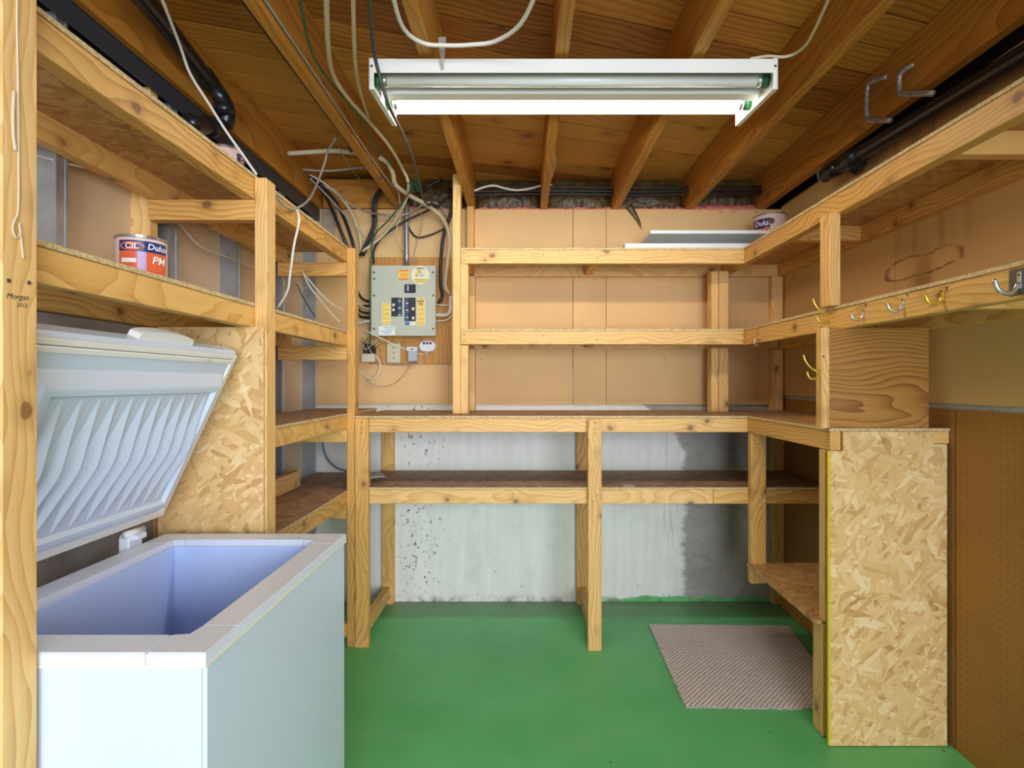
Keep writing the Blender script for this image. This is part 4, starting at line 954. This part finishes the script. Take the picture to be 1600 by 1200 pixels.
def can(loc, Rr, Hh, ang, label, ear=None, mirror=False):
    E = empty('paint_can', loc, label, 'paint can', 'pink paint cans on the shelves')
    L = Vector(loc)
    link('can_body', from_bm('can_body', lathe_bm([(0, 0), (Rr, 0), (Rr, 0.004), (Rr*0.985, 0.006), (Rr*0.985, Hh-0.008), (Rr*0.985, Hh-0.006)], 48)), PNK, E, L, None, True)
    link('rim', from_bm('rim', lathe_bm([(Rr*0.985, Hh-0.007), (Rr*1.01, Hh-0.006), (Rr*1.01, Hh), (Rr*0.93, Hh), (Rr*0.92, Hh-0.006), (0, Hh-0.006)], 48)), TIN, E, L, None, False)
    R0 = Rr*0.985
    link('label_band', patch(R0, ang-1.05, ang+1.0, Hh*0.60, Hh*0.86, 0.0004, 24), NAVY, E, L, None, True)
    link('label_picture', patch(R0, ang-1.05, ang+1.0, Hh*0.10, Hh*0.60, 0.0004, 24), ORG, E, L, None, True)
    link('label_stripe', patch(R0, ang-0.28, ang+0.05, Hh*0.10, Hh*0.60, 0.0008, 8), LIL, E, L, None, True)
    link('label_stripe', patch(R0, ang-0.92, ang-0.32, Hh*0.33, Hh*0.43, 0.0008, 8), WPR, E, L, None, True)
    me = text_mesh('Dulux', Hh*0.20, 0.15, 0.0004*Rr/0.055); link('lettering', wrap(me, R0, ang+0.53, Hh*0.73, 0.0012), WPR, E, L)
    bm = bmesh.new(); c = bm.verts.new((0, 0, 0)); n = 24
    ring = [bm.verts.new((Hh*0.26*math.cos(2*math.pi*k/n), Hh*0.105*math.sin(2*math.pi*k/n), 0)) for k in range(n)]
    for k in range(n): bm.faces.new((c, ring[k], ring[(k+1) % n]))
    link('emblem', wrap(from_bm('emblem', bm), R0, ang-0.50, Hh*0.72, 0.001), ORG, E, L)
    link('lettering', wrap(text_mesh('CIL', Hh*0.19, 0.1, 0.0004*Rr/0.055), R0, ang-0.50, Hh*0.72, 0.0016), WPR, E, L)
    link('lettering', wrap(text_mesh('PM', Hh*0.26, 0.2, 0.0003), R0, ang+0.55, Hh*0.42, 0.0012), WPR, E, L)
    if ear is not None:
        d = Vector((math.cos(ear), math.sin(ear), 0)); q = L+d*R0+Vector((0, 0, Hh*0.76))
        e = link('handle_ear', from_bm('handle_ear', lathe_bm([(0, 0.006), (0.006, 0.006), (0.007, 0.003), (0.014, 0.002), (0.016, 0), (0, 0)], 18)), TIN, E, q, d.to_track_quat('Z', 'Y').to_matrix(), True)
        s = Vector((-d.y, d.x, 0))
        tube('wire_handle', [q+d*0.006, q+d*0.012-s*0.02+Vector((0, 0, -0.02)), L+d*(R0+0.008)-s*0.05+Vector((0, 0, Hh*0.40)), L+d*(R0-0.01)-s*0.075+Vector((0, 0, Hh*0.2))], 0.0016, TIN, E, 6, 5)
    return E
can((-0.925, 1.318, 1.5055), 0.054, 0.098, math.radians(-48), 'small pink paint can with orange label on the second shelf over the freezer')
can((-0.985, 1.80, 1.9065), 0.054, 0.118, math.radians(35), 'paint can on the top left shelf, half hidden by its front beam')
can((1.335, 2.95, 1.9665), 0.084, 0.19, math.radians(-170), 'pink paint can with wire handle beside the white foam boards', ear=math.radians(-108))

# ------------------------------------------------------------------ foam boards on the top back shelf
o = bar(None, 'foam_board', 0.515, 1.425, 2.765, 3.10, 1.9375, 1.9660, FOAM, 0.002); tag(o, 'white foam board lying flat on the top back shelf, lowest of the pile', 'foam board')
o = bar(None, 'foam_board', 0.80, 1.20, 3.00, 3.10, 1.9665, 2.0150, FOAM, 0.002); tag(o, 'narrow white foam offcut between the two large foam boards', 'foam board')
o = bar(None, 'foam_board', 0.645, 1.238, 2.768, 3.095, 2.0155, 2.0340, FOAM, 0.002); tag(o, 'white foam board raised on top of the pile on the back shelf', 'foam board')
bm = prism_bm([(-0.045, -0.03), (0.05, -0.035), (0.03, 0.035), (-0.05, 0.02)], 0, 0.003)
o = link('foam_scrap', from_bm('foam_scrap', bm), FOAM, None, (1.165, 2.90, 2.0345), (0.0, 0.0, 0.3)); tag(o, 'small white scrap on the raised foam board beside the can', 'scrap')
o = bar(None, 'tape_patch', P(974, 0, 2.62).x, P(991, 0, 2.62).x, 2.60, 2.65, 0.7602, 0.7610, plain('silver_tape', (0.5, 0.5, 0.48), 0.35), 0); tag(o, 'small silver tape patch on the lower bench shelf', 'tape')

# ------------------------------------------------------------------ coat hooks
def beam_pt(x, y, X=XS): s = (x-CX)/X; return Vector((X, F/s, EYE+(CY-y)/s))
def hook(px, mat, label, kind, scale=1.0, X=XS, face='-X', Y=None):
    b = beam_pt(*px, X) if Y is None else P(px[0], px[1], Y)
    E = empty('coat_hook', b, label, 'hook')
    n = Vector((-1, 0, 0)) if face == '-X' else Vector((0, -1, 0)); up = Vector((0, 0, 1)); s = n.cross(up)
    def q(a, h): return b+n*(a*scale+0.003)+up*(h*scale)
    if kind == 'cup':
        tube('hook_wire', [b, q(0.012, 0.006), q(0.020, -0.006), q(0.012, -0.02), q(0.002, -0.016)], 0.0022*scale, mat, E, 6, 5); return E
    me = from_bm('base_plate', box_bm(0.010*scale, 0.034*scale, 0.0035, 0.001))
    R3 = Matrix((s, up, n)).transposed()
    link('base_plate', me, mat, E, b+n*0.0018, R3)
    for h in (0.011, -0.011):
        link('screw', from_bm('screw', lathe_bm([(0, 0.0015), (0.0028, 0.001), (0.003, 0), (0, 0)], 8)), SCREW, E, b+n*0.0036+up*h*scale, n.to_track_quat('Z', 'Y').to_matrix())
    def prong(pts, r0, r1):
        path = smooth_path([q(*p) for p in pts], 5); m = len(path)
        bm = tube_bm([p-path[0] for p in path], [r0+(r1-r0)*i/(m-1) for i in range(m)], 8)
        link('prong', from_bm('prong', bm), mat, E, path[0], None, True)
        tip = from_bm('prong_tip', lathe_bm([(0, -1.25*r1), (r1*0.9, -0.8*r1), (1.25*r1, 0), (r1*0.9, 0.8*r1), (0, 1.25*r1)], 10)); link('prong_tip', tip, mat, E, path[-1], None, True)
    if kind == 'double':
        prong([(0, -0.008), (0.012, -0.018), (0.030, -0.018), (0.040, -0.006), (0.042, 0.004)], 0.0045*scale, 0.0032*scale)
        prong([(0, 0.004), (0.014, 0.012), (0.034, 0.026), (0.050, 0.048), (0.056, 0.066)], 0.0045*scale, 0.0032*scale)
    else:
        prong([(0, -0.006), (0.010, -0.022), (0.026, -0.026), (0.040, -0.018), (0.047, -0.002)], 0.0048*scale, 0.0042*scale)
    return E
hook((1296, 496), BRASS, 'brass double coat hook on the shelf beam by the short post', 'double')
hook((1350, 490), CHROME, 'chrome coat hook next to the brass double hook on the beam', 'single', 0.85)
hook((1412, 474), CHROME, 'chrome coat hook between the other chrome hook and the single brass hook', 'single', 0.95)
hook((1474, 461), BRASS, 'single brass coat hook on the long shelf beam', 'single', 0.95)
hook((1594, 438), CHROME, 'large chrome coat hook with dark toothed plate on the beam', 'single', 1.15)
b = beam_pt(1594, 440); o = bar(None, 'mounting_plate', XS-0.0025, XS-0.0005, b.y-0.022, b.y+0.026, b.z-0.030, b.z+0.030, plain('dark_plate_steel', (0.12, 0.11, 0.10), 0.5, 0.5), 0.0005)
tag(o, 'dark toothed metal plate behind the large chrome hook', 'metal plate')
hook((1188, 532), CHROME, 'small wire cup hook at the corner end of the beam', 'cup', 1.3)
hook((1291, 514), CHROME, 'small wire cup hook right under the brass double hook', 'cup', 1.2)
hook((1281, 584), BRASS, 'brass double coat hook on the short post above the bench', 'double', 0.95, X=1.0265)

# ------------------------------------------------------------------ rubber-backed mat with a dimpled weave
n = 150; bm = bmesh.new(); g = []
q = [Vector((0.625, 2.10, 0)), Vector((1.25, 2.085, 0)), Vector((1.365, 2.80, 0)), Vector((0.648, 2.82, 0))]
rr = random.Random(2)
MB = q[0].copy()
for j in range(n+1):
    row = []
    for i in range(n+1):
        u, v = i/n, j/n
        p = (q[0]*(1-u)+q[1]*u)*(1-v)+(q[3]*(1-u)+q[2]*u)*v
        z = 0.007 + (0.0035*max(-0.5, math.cos(u*n*math.pi*2/5)*math.cos(v*n*math.pi*2/5)) if 0 < i < n and 0 < j < n else 0)
        e = 0.004 if i in (0, n) or j in (0, n) else 0
        row.append(bm.verts.new(p-MB+Vector((rr.uniform(-e, e), rr.uniform(-e, e), z))))
    g.append(row)
for j in range(n):
    for i in range(n): bm.faces.new((g[j][i], g[j][i+1], g[j+1][i+1], g[j+1][i]))
ret = bmesh.ops.extrude_edge_only(bm, edges=[e for e in bm.edges if len(e.link_faces) == 1])
for v in [e for e in ret['geom'] if isinstance(e, bmesh.types.BMVert)]: v.co.z = 0.0005
MATM = NT('dimpled_mat'); _v = MATM.coords(); _z = MATM.sep(_v)[2]
MATM.col(MATM.mix(MATM.math('MULTIPLY', MATM.step(MATM.noise(_v, 3.2, 5, 0.7), 0.55, 0.75), 0.55), MATM.mix(MATM.step(_z, 0.0052, 0.0085), (0.38, 0.32, 0.285), (0.66, 0.59, 0.54)), (0.36, 0.25, 0.17)))
MATM.rough(0.9)
o = link('floor_mat', from_bm('floor_mat', bm), MATM.m, None, MB); tag(o, 'pale dimpled square mat on the green floor beside the bench', 'mat')
